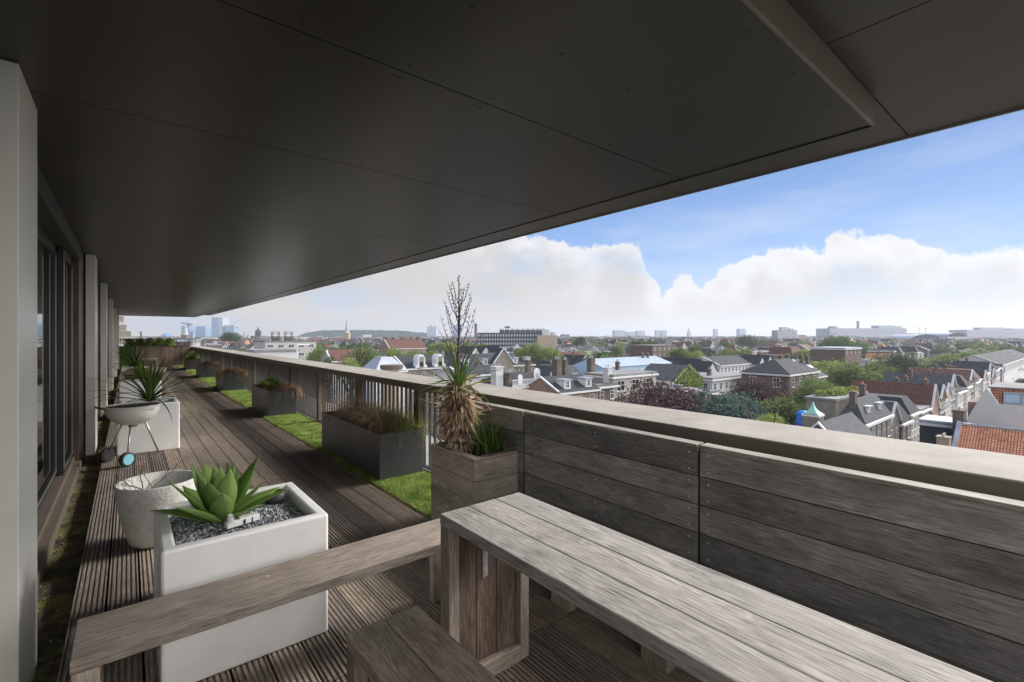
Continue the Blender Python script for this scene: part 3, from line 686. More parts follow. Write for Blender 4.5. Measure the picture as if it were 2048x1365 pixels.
# artificial turf strip
mb = MB(); q = random.Random(9)
def turf(x0, x1, y0, y1, dens, w, h):
    for k in range(int((x1 - x0) * (y1 - y0) * dens)):
        x = q.uniform(x0, x1) + .012 * noise.noise(Vector((0, q.random() * 3, 1))); y = q.uniform(y0, y1); a = q.uniform(0, 6.28); l = q.uniform(.3, 1.1) * h; tn_ = .5 + .9 * noise.noise(Vector((x * 6, y * 6, 0))); dx = math.cos(a) * w; dy = math.sin(a) * w
        e = q.uniform(0, 6.28); ex = math.cos(e) * l; ey = math.sin(e) * l; hh = h * q.uniform(.6, 1.1)
        mb.face([(x - dx, y - dy, .004), (x + dx, y + dy, .004), (x + ex + dx * .3, y + ey + dy * .3, hh), (x + ex - dx * .3, y + ey - dy * .3, hh)], min(1, max(0, tn_ * .6 + q.random() * .5)))
turf(1.93, 2.53, 3.44, 4.8, 24000, .0035, .03); turf(1.93, 2.05, 4.8, 6.4, 9000, .0035, .03); turf(1.93, 2.53, 6.4, 9.7, 11000, .005, .032)
turf(1.93, 2.53, 11.0, 14.9, 4500, .008, .034); turf(1.93, 2.53, 16.2, 20.1, 2500, .011, .036); turf(1.93, 2.53, 21.4, 31.5, 900, .02, .04)
mb.box(1.94, 2.53, 3.43, 31.6, -.02, .004, .25)
tag(mb.build('artificial_turf', LF_TURF), 'strip of bright green artificial turf between deck and railing', 'turf', kind='stuff')

# ---------------------------------------------------------------- kettle grill
gx, gy = .045, 7.3
r = empty('kettle_grill', (gx, gy, 0), 'white enamel kettle grill without lid on three metal legs', 'grill')
mb = MB(); prof = [(.0001, .425)] + [(.27 * math.sin(a), .665 - .24 * math.cos(a)) for a in [R(k * 9) for k in range(1, 11)]] + [(.276, .668), (.268, .672), (.262, .66), (.2, .50), (.0001, .48)]
mb.lathe(prof, 0, 0, 40); mb.build('bowl', M_BOWL, r, smooth=True)
mb = MB(); mb.lathe([(.0001, .655), (.262, .655)], 0, 0, 32)
for k in range(17): 
    xx = -.24 + k * .03; hw = math.sqrt(max(.001, .26 ** 2 - xx ** 2)); mb.tube([(xx, -hw, .664), (xx, hw, .664)], .003, 5)
mb.build('grate', M_ASH, r)
mb = MB(); mb.tube([(-.27, 0, .64), (-.34, -.02, .67), (-.35, .08, .67), (-.27, .06, .64)], .007, 6); mb.build('handle', M_BLACK, r)
mb = MB()
for k in range(5): mb.tube([(.10 + .022 * k, -.2715 + .013 * k + .002 * k * k, .63), (.10 + .022 * k, -.262 + .013 * k, .63)], .005, 6)
mb.build('vent_holes', M_BLACK, r)
mb = MB(); mb.lathe([(.04, .425), (.05, .41), (.0001, .405)], 0, 0, 16); mb.build('ash_vent', M_STEEL, r)
for (tx, ty, bx, by) in ((.12, .04, .262, .27), (-.1, .02, -.23, .11), (-.02, -.1, -.05, -.29)):
    mb = MB(); mb.tube([(tx, ty, .45), (bx, by, .085 if bx < .2 else .008)], .0105, 10); mb.build('leg', M_STEEL, r, smooth=True)
for i, (bx, by, a) in enumerate(((-.235, .1, R(-50)), (-.055, -.3, R(-50)))):
    ax = Vector((math.cos(a), math.sin(a), 0)); c0 = Vector((bx, by, .083))
    w = MB(); w.tube([c0 - ax * .02, c0 + ax * .02], .082, 28); wo = w.build('wheel', M_BLACK, r, bevel=.006)
    h_ = MB(); h_.tube([c0 + ax * .0205, c0 + ax * .026], .062, 24); h_.build('hub', M_CYAN if i else M_BLACK, wo)

# ---------------------------------------------------------------- round pot with dead shrub
pc = (.17, 4.33)
r = empty('round_pot', (pc[0], pc[1], 0), 'large round off-white pot with worn glaze beside the gutter', 'plant pot')
mb = MB(); pr_ = [(.0001, .004), (.155, .004), (.172, .03), (.212, .18), (.238, .34), (.247, .44), (.243, .448), (.232, .442), (.215, .28), (.205, .25), (.0001, .25)]
mb.lathe(pr_, 0, 0, 56); mb.build('pot', M_POT, r, smooth=True)
mb = MB(); mb.lathe([(.0001, .258), (.208, .256)], 0, 0, 30); mb.build('soil', M_SOIL, r)
r = empty('dead_shrub', (pc[0] - .02, pc[1], .34), 'bare brown twigs of a dead shrub in the round pot', 'plant'); q = random.Random(8); mb = MB()
def twig(p, d, l, rad, dep):
    pts = [p]; 
    for k in range(4):
        d = (d + Vector((q.uniform(-.35, .35), q.uniform(-.35, .35), q.uniform(-.2, .25)))).normalized(); pts.append(pts[-1] + d * l / 4)
    mb.tube(pts, [rad, rad * .85, rad * .7, rad * .55, rad * .4], 5, q.random())
    if dep:
        for k in range(3): twig(pts[q.randint(1, 4)], (d + Vector((q.uniform(-1, 1), q.uniform(-1, 1), q.uniform(-.2, .7)))).normalized(), l * .6, rad * .55, dep - 1)
for k in range(5): twig(Vector((q.uniform(-.05, .05), q.uniform(-.05, .05), 0)), Vector((q.uniform(-1, 1), q.uniform(-1, .6), .7)).normalized(), .2, .0055, 2)
mb.build('twigs', LF_TWIG, r)
# glass lantern between pot and planter
r = empty('glass_lantern', (.225, 3.35, 0), 'dark open glass lantern box standing behind the near planter', 'lantern')
mb = MB(); open_box(mb, -.09, .09, -.09, .09, .03, .50, .008, .4); mb.build('casing', plain('lantern_grey', (.3, .31, .32), .3, var=.1), r)
mb = MB()
for a in (-1, 1):
    for b_ in (-1, 1): mb.box(a * .08 - .012, a * .08 + .012, b_ * .08 - .012, b_ * .08 + .012, 0, .03)
mb.build('feet', M_BLACK, r)
q = random.Random(77); mb = MB()
for k in range(14): twig(Vector((q.uniform(-.06, .06), q.uniform(-.06, .06), .44)), Vector((q.uniform(-1, 1), q.uniform(-1, 1), .3)).normalized(), .08, .003, 1)
mb.build('twig_filling', LF_TWIG, r)
# white track adapter lying on the gravel
r = empty('track_adapter', (.40, 2.68, .557), 'small white plastic track adapter lying on the gravel before the agave', 'adapter', rz=R(14))
mb = MB(); mb.box(-.03, .125, -.017, .017, 0, .03); mb.build('body', M_WPLAST, r, bevel=.003)
mb = MB(); mb.box(.03, .12, -.012, .012, .0305, .037); mb.build('contact_rail', plain('adapter_grey', (.55, .55, .55), .5), r)
mb = MB(); mb.lathe([(.0001, .03), (.016, .03), (.016, .05), (.011, .052), (.011, .062), (.0001, .062)], -.008, 0, 18); mb.build('knob', M_WPLAST, r)
mb = MB(); mb.box(.045, .055, -.0185, -.0172, .004, .026); mb.box(.085, .09, -.0185, -.0172, .004, .026); mb.build('clip_slots', M_BLACK, r)
r = empty('round_candle_holder', (.655, 2.96, .55), 'small round black tea light holder on the gravel', 'candle holder')
mb = MB(); mb.lathe([(.0001, .0), (.05, .0), (.055, .02), (.053, .05), (.046, .056), (.038, .05), (.036, .03), (.0001, .03)], 0, 0, 32); mb.build('bowl', plain('dark_iron', (.04, .042, .045), .5, var=.2), r, smooth=True)
mb = MB(); mb.lathe([(.0001, .034), (.026, .034), (.026, .038), (.0001, .038)], .0, 0, 18); mb.build('cup', plain('copper_cup', (.5, .22, .12), .35, metal=.7), r)
mb = MB(); mb.tube([(0.005, 0.0, .034), (.008, 0, .075)], .006, 8); mb.build('knob', M_BLACK, r)
# weeds and cable in the gutter
r = empty('gutter_weeds', (-.34, 1.75, -.085), 'dry pale weeds lying in the mossy gutter', 'weeds'); q = random.Random(13); mb = MB()
for k in range(26): blade(mb, (q.uniform(-.06, .07), q.uniform(-.5, .5), 0), q.uniform(0, 6.28), R(q.uniform(5, 40)), q.uniform(.08, .2), .006, R(60), 5, .2, q.random())
mb.build('stems', LF_DRY, r)
mb = MB(); q = random.Random(14)
for k in range(260):
    stone(mb, q.uniform(-.43, -.25), 1.2 + 8 * q.random() ** 1.5, -.085, q.uniform(.003, .01), q)
tag(mb.build('gutter_debris', LF_TWIG), 'small crumbs and chips scattered over the moss', 'debris', kind='stuff')

# far wooden tables
t1 = plank_table('wooden_table', 'brown wooden table beyond the white planters with slab legs', 'table', (.02, 15.4, 0), .76, 1.9, .69, 4, W_BENCH, rz=R(-4))
t2 = plank_table('wooden_table', 'farthest small wooden table before the end fence', 'table', (.18, 22.0, 0), .62, 1.5, .70, 4, W_BENCH)
# plank-end fence at the end of the terrace
r = empty('end_fence', (.1, 29.0, 0), 'brown vertical plank fence closing off the far end of the terrace', 'fence')
inv = Matrix.Translation((-.1, -29, 0)); xx = .12; mb = MB()
while xx < 2.42:
    w = .115; mb.box(xx, xx + w, 28.99 + random.uniform(-.004, .004), 29.02, .05, 1.0, None, 0, (0, 0, 1)); xx += w + .004
o = mb.build('plank_panel', W_BROWN, r); o.matrix_parent_inverse = inv
mb = MB(); mb.box(-.44, 2.42, 28.97, 29.03, 1.002, 1.03, .3); o = mb.build('top_rail', M_FRAME, r); o.matrix_parent_inverse = inv
mb = MB(); xx = -.42
while xx < .11: mb.box(xx, xx + .015, 29.0, 29.015, .05, 1.0); xx += .1
o = mb.build('baluster_panel', M_BAL, r); o.matrix_parent_inverse = inv
mb = MB(); xx = -.44
while xx < 3.0: mb.box(xx, xx + .02, 31.9, 31.92, .02, 1.32); xx += .12
mb.box(-.44, 3.0, 31.88, 31.93, 1.32, 1.36)
tag(mb.build('black_railing', M_BAL), 'black bar railing behind the plank fence at the terrace end', 'railing')
mb = MB(); q = random.Random(5)
for k in range(5): leafy(mb, .1 + .42 * k, 32.6, .9, .3, .3, .45, 260, .16, q)
mb.box(-.4, 2.2, 32.4, 32.55, -.1, .95, .3)
tag(mb.build('yellow_green_hedge', LF_LIME), 'bright yellow-green hedge glowing behind the black end railing', 'hedge')

# ================================================================= THE CITY
RESERVED = []           # (px0, px1, py_low, d) regions where nearer fillers must not stand in front
FOOT = []               # footprints of built houses
def reserve(px0, px1, pyb, d): RESERVED.append((px0, px1, pyb, d))
WINMESH = {}
def winmesh(w, h, kind='sash'):
    key = (round(w, 2), round(h, 2), kind)
    if key in WINMESH: return WINMESH[key]
    mb = MB(); fr = .11
    mb.box(-w / 2, w / 2, -.06, .0, 0, fr, .5, 0); mb.box(-w / 2, w / 2, -.06, 0, h - fr, h, .5, 0)
    mb.box(-w / 2, -w / 2 + fr, -.058, 0, fr, h - fr, .5, 0); mb.box(w / 2 - fr, w / 2, -.058, 0, fr, h - fr, .5, 0)
    if kind == 'sash':
        mb.box(-w / 2 + fr, w / 2 - fr, -.05, 0, h * .55, h * .55 + .08, .5, 0); mb.box(-.035, .035, -.045, 0, fr, h - fr, .5, 0)
    mb.box(-w / 2 + fr, w / 2 - fr, -.015, 0, fr, h - fr, random.random(), 1); mb.box(-w / 2 - .08, w / 2 + .08, -.12, .0, -.1, -.003, .5, 0)
    me = mb.build('window', [CM['trim'], CM['darkglass']]); m = me.data; bpy.data.objects.remove(me); WINMESH[key] = m
    return m
def put_window(parent, x, y, z, face, w=1.1, h=1.7, kind='sash'):
    o = bpy.data.objects.new('window', winmesh(w, h, kind)); COL.objects.link(o); o.parent = parent
    o.location = (x, y, z); o.rotation_euler = (0, 0, 0 if face == 'y' else -math.pi / 2)
    return o
def gable_roof(mb, x0, x1, y0, y1, ze, zr, axis, over=.25, m=0, th=.12):
    if axis == 'x':
        ym = (y0 + y1) / 2; a, b_ = x0 - over, x1 + over
        for (ya, yb) in ((y0 - over, ym), (y1 + over, ym)):
            zl = ze - over * (zr - ze) / ((y1 - y0) / 2)
            pts = [(a, ya, zl), (b_, ya, zl), (b_, yb, zr), (a, yb, zr)]
            if ya > yb: pts = pts[::-1]
            mb.face([(p[0], p[1], p[2] + th) for p in pts], .5, m)
            e = [(a, ya, zl), (b_, ya, zl), (b_, ya, zl + th), (a, ya, zl + th)]; mb.face(e if ya < yb else e[::-1], .5, m)
    else:
        xm = (x0 + x1) / 2; a, b_ = y0 - over, y1 + over
        for (xa, xb) in ((x0 - over, xm), (x1 + over, xm)):
            zl = ze - over * (zr - ze) / ((x1 - x0) / 2)
            pts = [(xa, b_, zl), (xa, a, zl), (xb, a, zr), (xb, b_, zr)]
            if xa > xb: pts = pts[::-1]
            mb.face([(p[0], p[1], p[2] + th) for p in pts], .5, m)
            e = [(xa, b_, zl), (xa, a, zl), (xa, a, zl + th), (xa, b_, zl + th)]; mb.face(e if xa < xb else e[::-1], .5, m)
def gable_walls(mb, x0, x1, y0, y1, z0, ze, zr, axis, m=0):
    if axis == 'x':
        ym = (y0 + y1) / 2
        mb.face([(x0, y1, z0), (x0, y0, z0), (x0, y0, ze), (x0, ym, zr), (x0, y1, ze)], .5, m); mb.face([(x1, y0, z0), (x1, y1, z0), (x1, y1, ze), (x1, ym, zr), (x1, y0, ze)], .5, m)
        mb.face([(x0, y0, z0), (x1, y0, z0), (x1, y0, ze), (x0, y0, ze)], .5, m); mb.face([(x1, y1, z0), (x0, y1, z0), (x0, y1, ze), (x1, y1, ze)], .5, m)
    else:
        xm = (x0 + x1) / 2
        mb.face([(x0, y0, z0), (x1, y0, z0), (x1, y0, ze), (xm, y0, zr), (x0, y0, ze)], .5, m); mb.face([(x1, y1, z0), (x0, y1, z0), (x0, y1, ze), (xm, y1, zr), (x1, y1, ze)], .5, m)
        mb.face([(x0, y1, z0), (x0, y0, z0), (x0, y0, ze), (x0, y1, ze)], .5, m); mb.face([(x1, y0, z0), (x1, y1, z0), (x1, y1, ze), (x1, y0, ze)], .5, m)
def frustum(mb, x0, x1, y0, y1, z0, z1, i, m=0, iy=None):
    iy = i if iy is None else iy
    mb.hexa([(x0, y0, z0), (x1, y0, z0), (x1, y1, z0), (x0, y1, z0), (x0 + i, y0 + iy, z1), (x1 - i, y0 + iy, z1), (x1 - i, y1 - iy, z1), (x0 + i, y1 - iy, z1)], .5, m)
def chimney(parent, x, y, z0, z1, w=.8, d=.7, mat='chim', pots=2, label=None):
    mb = MB(); mb.box(x - w / 2, x + w / 2, y - d / 2, y + d / 2, z0, z1, .5, 0); mb.box(x - w / 2 - .08, x + w / 2 + .08, y - d / 2 - .08, y + d / 2 + .08, z1, z1 + .12, .5, 0)
    for k in range(pots): mb.tube([(x - w / 2 + w * (k + .5) / pots, y, z1 + .12), (x - w / 2 + w * (k + .5) / pots, y, z1 + .5)], .11, 6, .5, 1)
    o = mb.build('chimney', [CM[mat], CM['redtile'] if pots == 2 else CM['lead']], parent)
    if label: o['label'] = label
    return o
def dormer(parent, x, y, z, w=1.5, h=1.5, dep=2.0, face='y'):
    e = bpy.data.objects.new('dormer', None); mb = MB()
    mb.box(-w / 2, w / 2, 0, dep, 0, h, .5, 0); mb.box(-w / 2 - .2, w / 2 + .2, -.25, dep, h, h + .18, .5, 1)
    o = mb.build('dormer', [CM['trim'], CM['lead']], parent); o.location = (x, y, z); o.rotation_euler = (0, 0, 0 if face == 'y' else -math.pi / 2)
    bpy.data.objects.remove(e)
    q = bpy.data.objects.new('window', winmesh(w * .62, h * .78)); COL.objects.link(q); q.parent = o; q.location = (0, -.002, h * .1)
    return o
def house(name, label, cat, x0, x1, y0, y1, ze, zr, roof='gable_x', wall='brickd', roofm='slate', trim=True, win=('y', 'x'), wsize=(1.1, 1.7), wgap=2.4, floors=3, chim=(), dorm=(), group=None, inset=None, cornice=True, base=G, dormface='y'):
    r = empty(name, ((x0 + x1) / 2, (y0 + y1) / 2, base), label, cat, group)
    ox, oy = -(x0 + x1) / 2, -(y0 + y1) / 2; X0, X1, Y0_, Y1 = x0 + ox, x1 + ox, y0 + oy, y1 + oy; zE, zR = ze - base, zr - base
    FOOT.append((x0, x1, y0, y1))
    wb = MB(); rb = MB()
    if roof in ('gable_x', 'gable_y'):
        ax = roof[-1]; gable_walls(wb, X0, X1, Y0_, Y1, 0, zE, zR, ax); gable_roof(rb, X0, X1, Y0_, Y1, zE, zR, ax, .3)
    else:
        wb.box(X0, X1, Y0_, Y1, 0, zE, .5, 0)
        if roof == 'flat': rb.box(X0 - .15, X1 + .15, Y0_ - .15, Y1 + .15, zE + .004, zE + .35, .5); 
        elif roof == 'hip':
            i = min(X1 - X0, Y1 - Y0_) / 2 - .05; frustum(rb, X0 - .3, X1 + .3, Y0_ - .3, Y1 + .3, zE + .004, zR, i + .2 if inset is None else inset)
        elif roof == 'mansard':
            i = 1.6 if inset is None else inset; frustum(rb, X0 - .1, X1 + .1, Y0_ - .1, Y1 + .1, zE + .004, zR, i)
    wb.build('wall', CM[wall], r); rf = rb.build('roof', CM[roofm], r)
    if trim and cornice:
        mb = MB()
        if roof != 'gable_y': mb.box(X0 - .38, X1 + .38, Y0_ - .42, Y0_ - .003, zE - .45, zE - .1, .5)
        if roof != 'gable_x': mb.box(X0 - .42, X0 - .003, Y0_ - .1, Y1 + .3, zE - .45, zE - .1, .5)
        if roof in ('gable_x',):
            for (a, b_) in (((Y0_, zE), ((Y0_ + Y1) / 2, zR)), (((Y0_ + Y1) / 2, zR), (Y1, zE))):
                mb.hexa([(X0 - .33, a[0], a[1] - .05), (X0 - .003, a[0], a[1] - .05), (X0 - .003, b_[0], b_[1] - .05), (X0 - .33, b_[0], b_[1] - .05), (X0 - .33, a[0], a[1] + .2), (X0 - .003, a[0], a[1] + .2), (X0 - .003, b_[0], b_[1] + .2), (X0 - .33, b_[0], b_[1] + .2)], .5)
        if roof == 'gable_y':
            xm = (X0 + X1) / 2
            for (a, b_) in (((X0, zE), (xm, zR)), ((xm, zR), (X1, zE))):
                mb.hexa([(a[0], Y0_ - .33, a[1] - .05), (b_[0], Y0_ - .33, b_[1] - .05), (b_[0], Y0_ - .003, b_[1] - .05), (a[0], Y0_ - .003, a[1] - .05), (a[0], Y0_ - .33, a[1] + .2), (b_[0], Y0_ - .33, b_[1] + .2), (b_[0], Y0_ - .003, b_[1] + .2), (a[0], Y0_ - .003, a[1] + .2)], .5)
        mb.build('cornice', CM['trim'], r)
    w, h = wsize
    for fl in range(floors):
        z = zE - .9 - h - fl * 3.1
        if 'y' in win:
            n = max(1, int((X1 - X0 - .6) / wgap))
            for k in range(n): put_window(r, X0 + (X1 - X0) * (k + .5) / n, Y0_, z, 'y', w, h)
        if 'x' in win:
            n = max(1, int((Y1 - Y0_ - .6) / wgap))
            for k in range(n): put_window(r, X0, Y0_ + (Y1 - Y0_) * (k + .5) / n, z, 'x', w, h)
    for c_ in chim:
        cx_, cy_, hh = c_[:3]; cz = zR if roof != 'flat' else zE + .35
        chimney(rf, X0 + (X1 - X0) * cx_, Y0_ + (Y1 - Y0_) * cy_, (zE if roof != 'flat' else zE + .352), cz + hh, *(c_[3:] if len(c_) > 3 else (.9, .7)))
    for dd in dorm:   # position along, height
        if dormface == 'y': dormer(rf, X0 + (X1 - X0) * dd, Y0_ + .5, zE + .35, face='y')
        else: dormer(rf, X0 + .5, Y0_ + (Y1 - Y0_) * dd, zE + .35, face='x')
    return r
def hp(px, d): return P(px, d)
def boxat(px0, px1, d, dep):
    """x extents at the front plane y for pixels px0..px1 near distance d"""
    x, y = P((px0 + px1) / 2, d); f0 = (px0 - CX) / F; f1 = (px1 - CX) / F
    xa = y * (f0 * C + S) / (C - f0 * S); xb = y * (f1 * C + S) / (C - f1 * S)
    return xa, xb, y, y + dep
def rwy(px0, px1, d, dep, pyb):
    reserve(px0, px1, pyb, d); return boxat(px0, px1, d, dep)

# street row on the right (fronts face the street at y = 19)
YS = 19.0
h = house('corner_mansion', 'dark brick house with slate mansard roof and two white dormers above the coping', 'house', 76.8, 89.9, YS, 22.4, -10.3, -7.3, 'mansard', 'brickd', 'slate2', win=('y',), wsize=(1.25, 2.3), wgap=2.3, floors=3, chim=((.85, .9, 1.3), (.1, .5, 1.0)), dorm=(.3, .72), inset=1.6)
house('slate_wing', 'low slate-roofed wing left of the corner mansion', 'house', 60.2, 71.5, 16.2, 22.2, -11.4, -8.3, 'gable_x', 'brickd', 'slate2', win=(), chim=())
hh = house('stone_party_block', 'tall bare grey-brown stone block with a planted flat roof', 'house', 77.3, 92, 22.5, 26.3, -7.7, -7.7, 'flat', 'brickg', 'gravelroof', win=(), cornice=False)
q = random.Random(2); mb = MB()
for k in range(9): leafy(mb, -5 + k * 1.3, q.uniform(-1, .8), 16.6, 1.2, 1.2, .9, 150, .35, q)
mb.build('roof_garden', LF_G2, hh)
def cupola(x, y, z0, z1, label, w=1.5):
    r = empty('copper_cupola', (x, y, z0), label, 'cupola'); hh = z1 - z0
    zz = hh - 1.35
    mb = MB(); mb.box(-w / 2, w / 2, -w / 2, w / 2, -7, zz - .35, .5); mb.build('stone_stack', CM['brickg'], r)
    mb = MB(); mb.box(-w * .54, w * .54, -w * .54, w * .54, zz - .349, zz - .12, .5); mb.build('ledge', CM['trim'], r)
    mb = MB(); mb.lathe([(w * .68, zz - .05), (w * .6, zz), (w * .36, zz + .28), (w * .2, zz + .6), (w * .1, zz + .95), (w * .07, zz + 1.1), (w * .09, zz + 1.18), (.0001, hh)], 0, 0, 4, a0=math.pi / 4)
    mb.build('copper_roof', M_COPPER, r)
x, y = P(1626, 57); cupola(x, y, -13.2, ZP(804, 57), 'green copper pyramid cap on a stone stack beside the blue tarp', 1.75)
x, y = P(1687, 73); cupola(x, y, -10.2, ZP(795, 73), 'green copper pyramid cap beside the roof garden', 1.5)
x, y = P(1606, 58); r = empty('tarped_chimney', (x, y, -13.6), 'chimney wrapped in a bright blue tarp', 'chimney')
mb = MB(); mb.box(-.6, .6, -.5, .5, -6, 5.2, .5); mb.build('stack', CM['chim'], r)
mb = MB(); q = random.Random(3)
for i in range(8):
    for j in range(14):
        def tp(i, j):
            a = 2 * math.pi * (j % 14) / 14; rr = .75 + .12 * noise.noise(Vector((math.cos(a) * 2, math.sin(a) * 2, i * .6))) - (.45 if i == 8 else 0); return (rr * math.cos(a), rr * math.sin(a), 4.0 + i * .24)
        mb.face([tp(i, j), tp(i, j + 1), tp(i + 1, j + 1), tp(i + 1, j)])
mb.face([tp(8, j) for j in range(14)]); mb.build('tarp', M_TARP, r, smooth=True)
xa, ya = P(1572, 56); house('shed_roof_house', 'small brown-roofed house just above the coping, left of the blue tarp', 'house', xa - 2, xa + 3, ya, ya + 6, -12.0, -9.9, 'gable_y', 'brickd', 'browntile', win=(), chim=((.2, .1, .7, .9, .8), (-.25, .4, .4, .9, .8)))
row = [(89.9, 96.5, -12.1, -9.0, 'gable_y', 'brickg', 'slate2', 'narrow grey brick street house right of the corner mansion'), (96.5, 103, -12.6, -9.6, 'mansard', 'brickd', 'slate', 'dark brick street house with flat-topped roof, second from the corner mansion'),
       (103, 110, -11.8, -9.2, 'mansard', 'cream', 'slate', 'cream street house before the big brown pantile roof'), (110, 118, -12.0, -9.6, 'flat', 'brickd', 'tar', 'dark flat-roofed street house touching the brown pantile roof')]
for a, b_, ze, zr, rf, wl, rm, lb in row: house('street_house', lb, 'house', a + .05, b_ - .05, YS + random.uniform(0, .3), 31, ze, zr, rf, wl, rm, win=('y',), wsize=(1.1, 2.0), wgap=2.0, floors=4, chim=((.8, .7, .9),), group='terraced houses down the street')
house('pantile_house', 'long house with a big plain brown pantile roof in front of the trees', 'house', 118, 126, YS, 32.2, -13.0, -8.0, 'gable_y', 'brickr', 'browntile', win=('y',), wsize=(1.1, 2.0), wgap=2.0, floors=4, chim=((.5, .1, .8),))
x = 126.2; k = 0; q = random.Random(44)
WALLS = ['brickd', 'cream', 'brickg', 'white', 'brickr', 'grey']
names = dict(brickd='dark brown brick', cream='cream rendered', brickg='grey brick', white='white rendered', brickr='red-brown brick', grey='grey rendered', stone='brown stone')
rfn = dict(gable_x='side-gabled', gable_y='front-gabled', mansard='mansard-roofed', hip='hip-roofed', flat='flat-roofed')
ordn = ['first', 'second', 'third', 'fourth', 'fifth', 'sixth', 'seventh', 'eighth', 'ninth', 'tenth', 'eleventh', 'twelfth', 'thirteenth', 'fourteenth', 'fifteenth', 'sixteenth', 'seventeenth', 'eighteenth', 'nineteenth', 'twentieth']
while x < 240:
    w = q.uniform(5.6, 7.8); rf = q.choice(['gable_y', 'mansard', 'flat', 'gable_y']); wl = WALLS[k % 6]; ze = q.uniform(-11.6, -9.2)
    house('street_house', f'{names[wl]} {rfn[rf]} street house, {ordn[k]} beyond the brown pantile roof', 'house', x + .05, x + w - .05, YS + q.uniform(-.2, .3), 31, ze, ze + (2.6 if rf != 'flat' else 0), rf, wl, q.choice(['slate', 'slate2', 'browntile']), win=('y',), wsize=(1.1, 2.0), wgap=1.9, floors=4 if x < 190 else 3, chim=((q.uniform(.2, .8), .6, .9),), group='terraced houses down the street')
    x += w; k += 1
reserve(1690, 2010, 860, 180)
# red pantile house and the white gable behind it
XR = 84.6
r = empty('red_tile_house', (XR, 0, G), 'house with a large orange-red pantile roof at the right edge', 'house'); FOOT.append((74, 95, -14, 11))
mb = MB(); gable_walls(mb, -9, 9, -14, 10.5, 0, 24 - 16.5, 24 - 10.1, 'y'); mb.build('wall', CM['brickr'], r)
mb = MB(); gable_roof(mb, -9, 9, -14, 10.5, 24 - 16.5, 24 - 10.1, 'y', .25); rf = mb.build('roof', CM['redtile'], r)
mb = MB(); mb.box(-.25, .25, -14.3, 10.8, 24 - 10.1 + .05, 24 - 10.1 + .3, .5); 
mb.hexa([(-9.3, 10.5, 7.25), (-9.3, 10.95, 7.25), (0, 10.95, 13.95), (0, 10.5, 13.95), (-9.3, 10.5, 7.75), (-9.3, 10.95, 7.75), (0, 10.95, 14.4), (0, 10.5, 14.4)][::1], .5)
mb.build('ridge_and_verge', CM['lead'], rf)
chimney(rf, -4.4, 11.6, 8, 12.7, 1.5, 1.2, 'stone', 3); chimney(rf, 1.5, 10.9, 11, 15.6, 2.3, 1.1, 'chim', 1)
mb = MB(); mb.hexa([(-5.0, 3.2, 10.45), (-5.0, 4.6, 10.45), (-4.0, 4.6, 11.2), (-4.0, 3.2, 11.2), (-5.1, 3.2, 10.6), (-5.1, 4.6, 10.6), (-4.1, 4.6, 11.35), (-4.1, 3.2, 11.35)], .5); mb.build('skylight', CM['lead'], rf)
XW = 88.5; r = empty('white_gable_house', (XW, 4, G), 'tall white gable house with glazed dormer behind the red roof', 'house'); FOOT.append((88, 105, -12, 10))
def wy(px, py, X=XW):
    Y = onX(px, X); d = X * S + Y * C; return (Y - 4, ZP(py, d) - G)
A = wy(1934, 838); B = wy(1972.8, 775); D = wy(1998, 809); E_ = wy(2075, 815)
mb = MB(); pl = [(A[0], 5), (A[0], A[1] + 0), B, D, (E_[0], E_[1]), (E_[0], 5)]
fr = [(0, p[0], p[1]) for p in pl]; bk = [(.6, p[0], p[1]) for p in pl]
mb.face(fr); mb.face(bk[::-1])
for i in range(6): j = (i + 1) % 6; mb.face([fr[j], fr[i], bk[i], bk[j]])
mb.build('gable_wall', CM['white'], r)
mb = MB(); mb.box(.62, 13, E_[0], A[0], 0, D[1] - .05, .5); mb.build('body', CM['brickr'], r)
mb = MB(); a = wy(1990, 782); b_ = wy(2048, 778)
mb.box(1.9, 12, E_[0], D[0] + .9, D[1] - .04, a[1] + .2, .5); mb.build('upper_storey', CM['redtile'], r)
mb = MB(); mb.box(1.5, 12.2, E_[0], D[0] + 1.2, a[1] + .205, a[1] + .4, .5); ut = mb.build('flat_roof', CM['tar'], r)
dz0 = D[1] + .1; dz1 = a[1] - .35; mb = MB(); y = D[0] - .3
mb2 = MB()
for k in range(6):
    mb.box(1.45, 1.89, y - .14, y, dz0, dz1, .5); mb2.box(1.55, 1.6, y - 1.55, y - .16, dz0 + .05, dz1 - .05, .4); y -= 1.6
mb.box(1.4, 1.89, y, D[0] - .3, dz1 + .002, dz1 + .18, .5); mb.box(1.4, 1.89, y, D[0] - .3, dz0 - .18, dz0 - .002, .5)
dm = mb.build('dormer_frame', CM['grey'], r); mb2.build('dormer_glazing', CM['bluew'], dm)
# small dark annex
xa, ya = P(1862, 66); house('dark_annex', 'low dark green-grey annex with white eaves left of the red roof', 'house', xa, xa + 5.5, ya - 3, ya + 1.2, -10.6, -10.6, 'flat', 'slate', 'lead', win=(), base=G)

# brick house with hipped roof above the trees
x, y = P(1578, 100); reserve(1525, 1630, 800, 100)
house('hipped_brick_house', 'big dark brick house with hipped slate roof and white sash windows', 'house', x, x + 17, y, y + 10, -6.6, -3.7, 'hip', 'brickd', 'slate', win=('x', 'y'), wsize=(1.5, 2.0), wgap=3.6, floors=3, chim=((.5, .5, .6), (.9, .6, .6)))
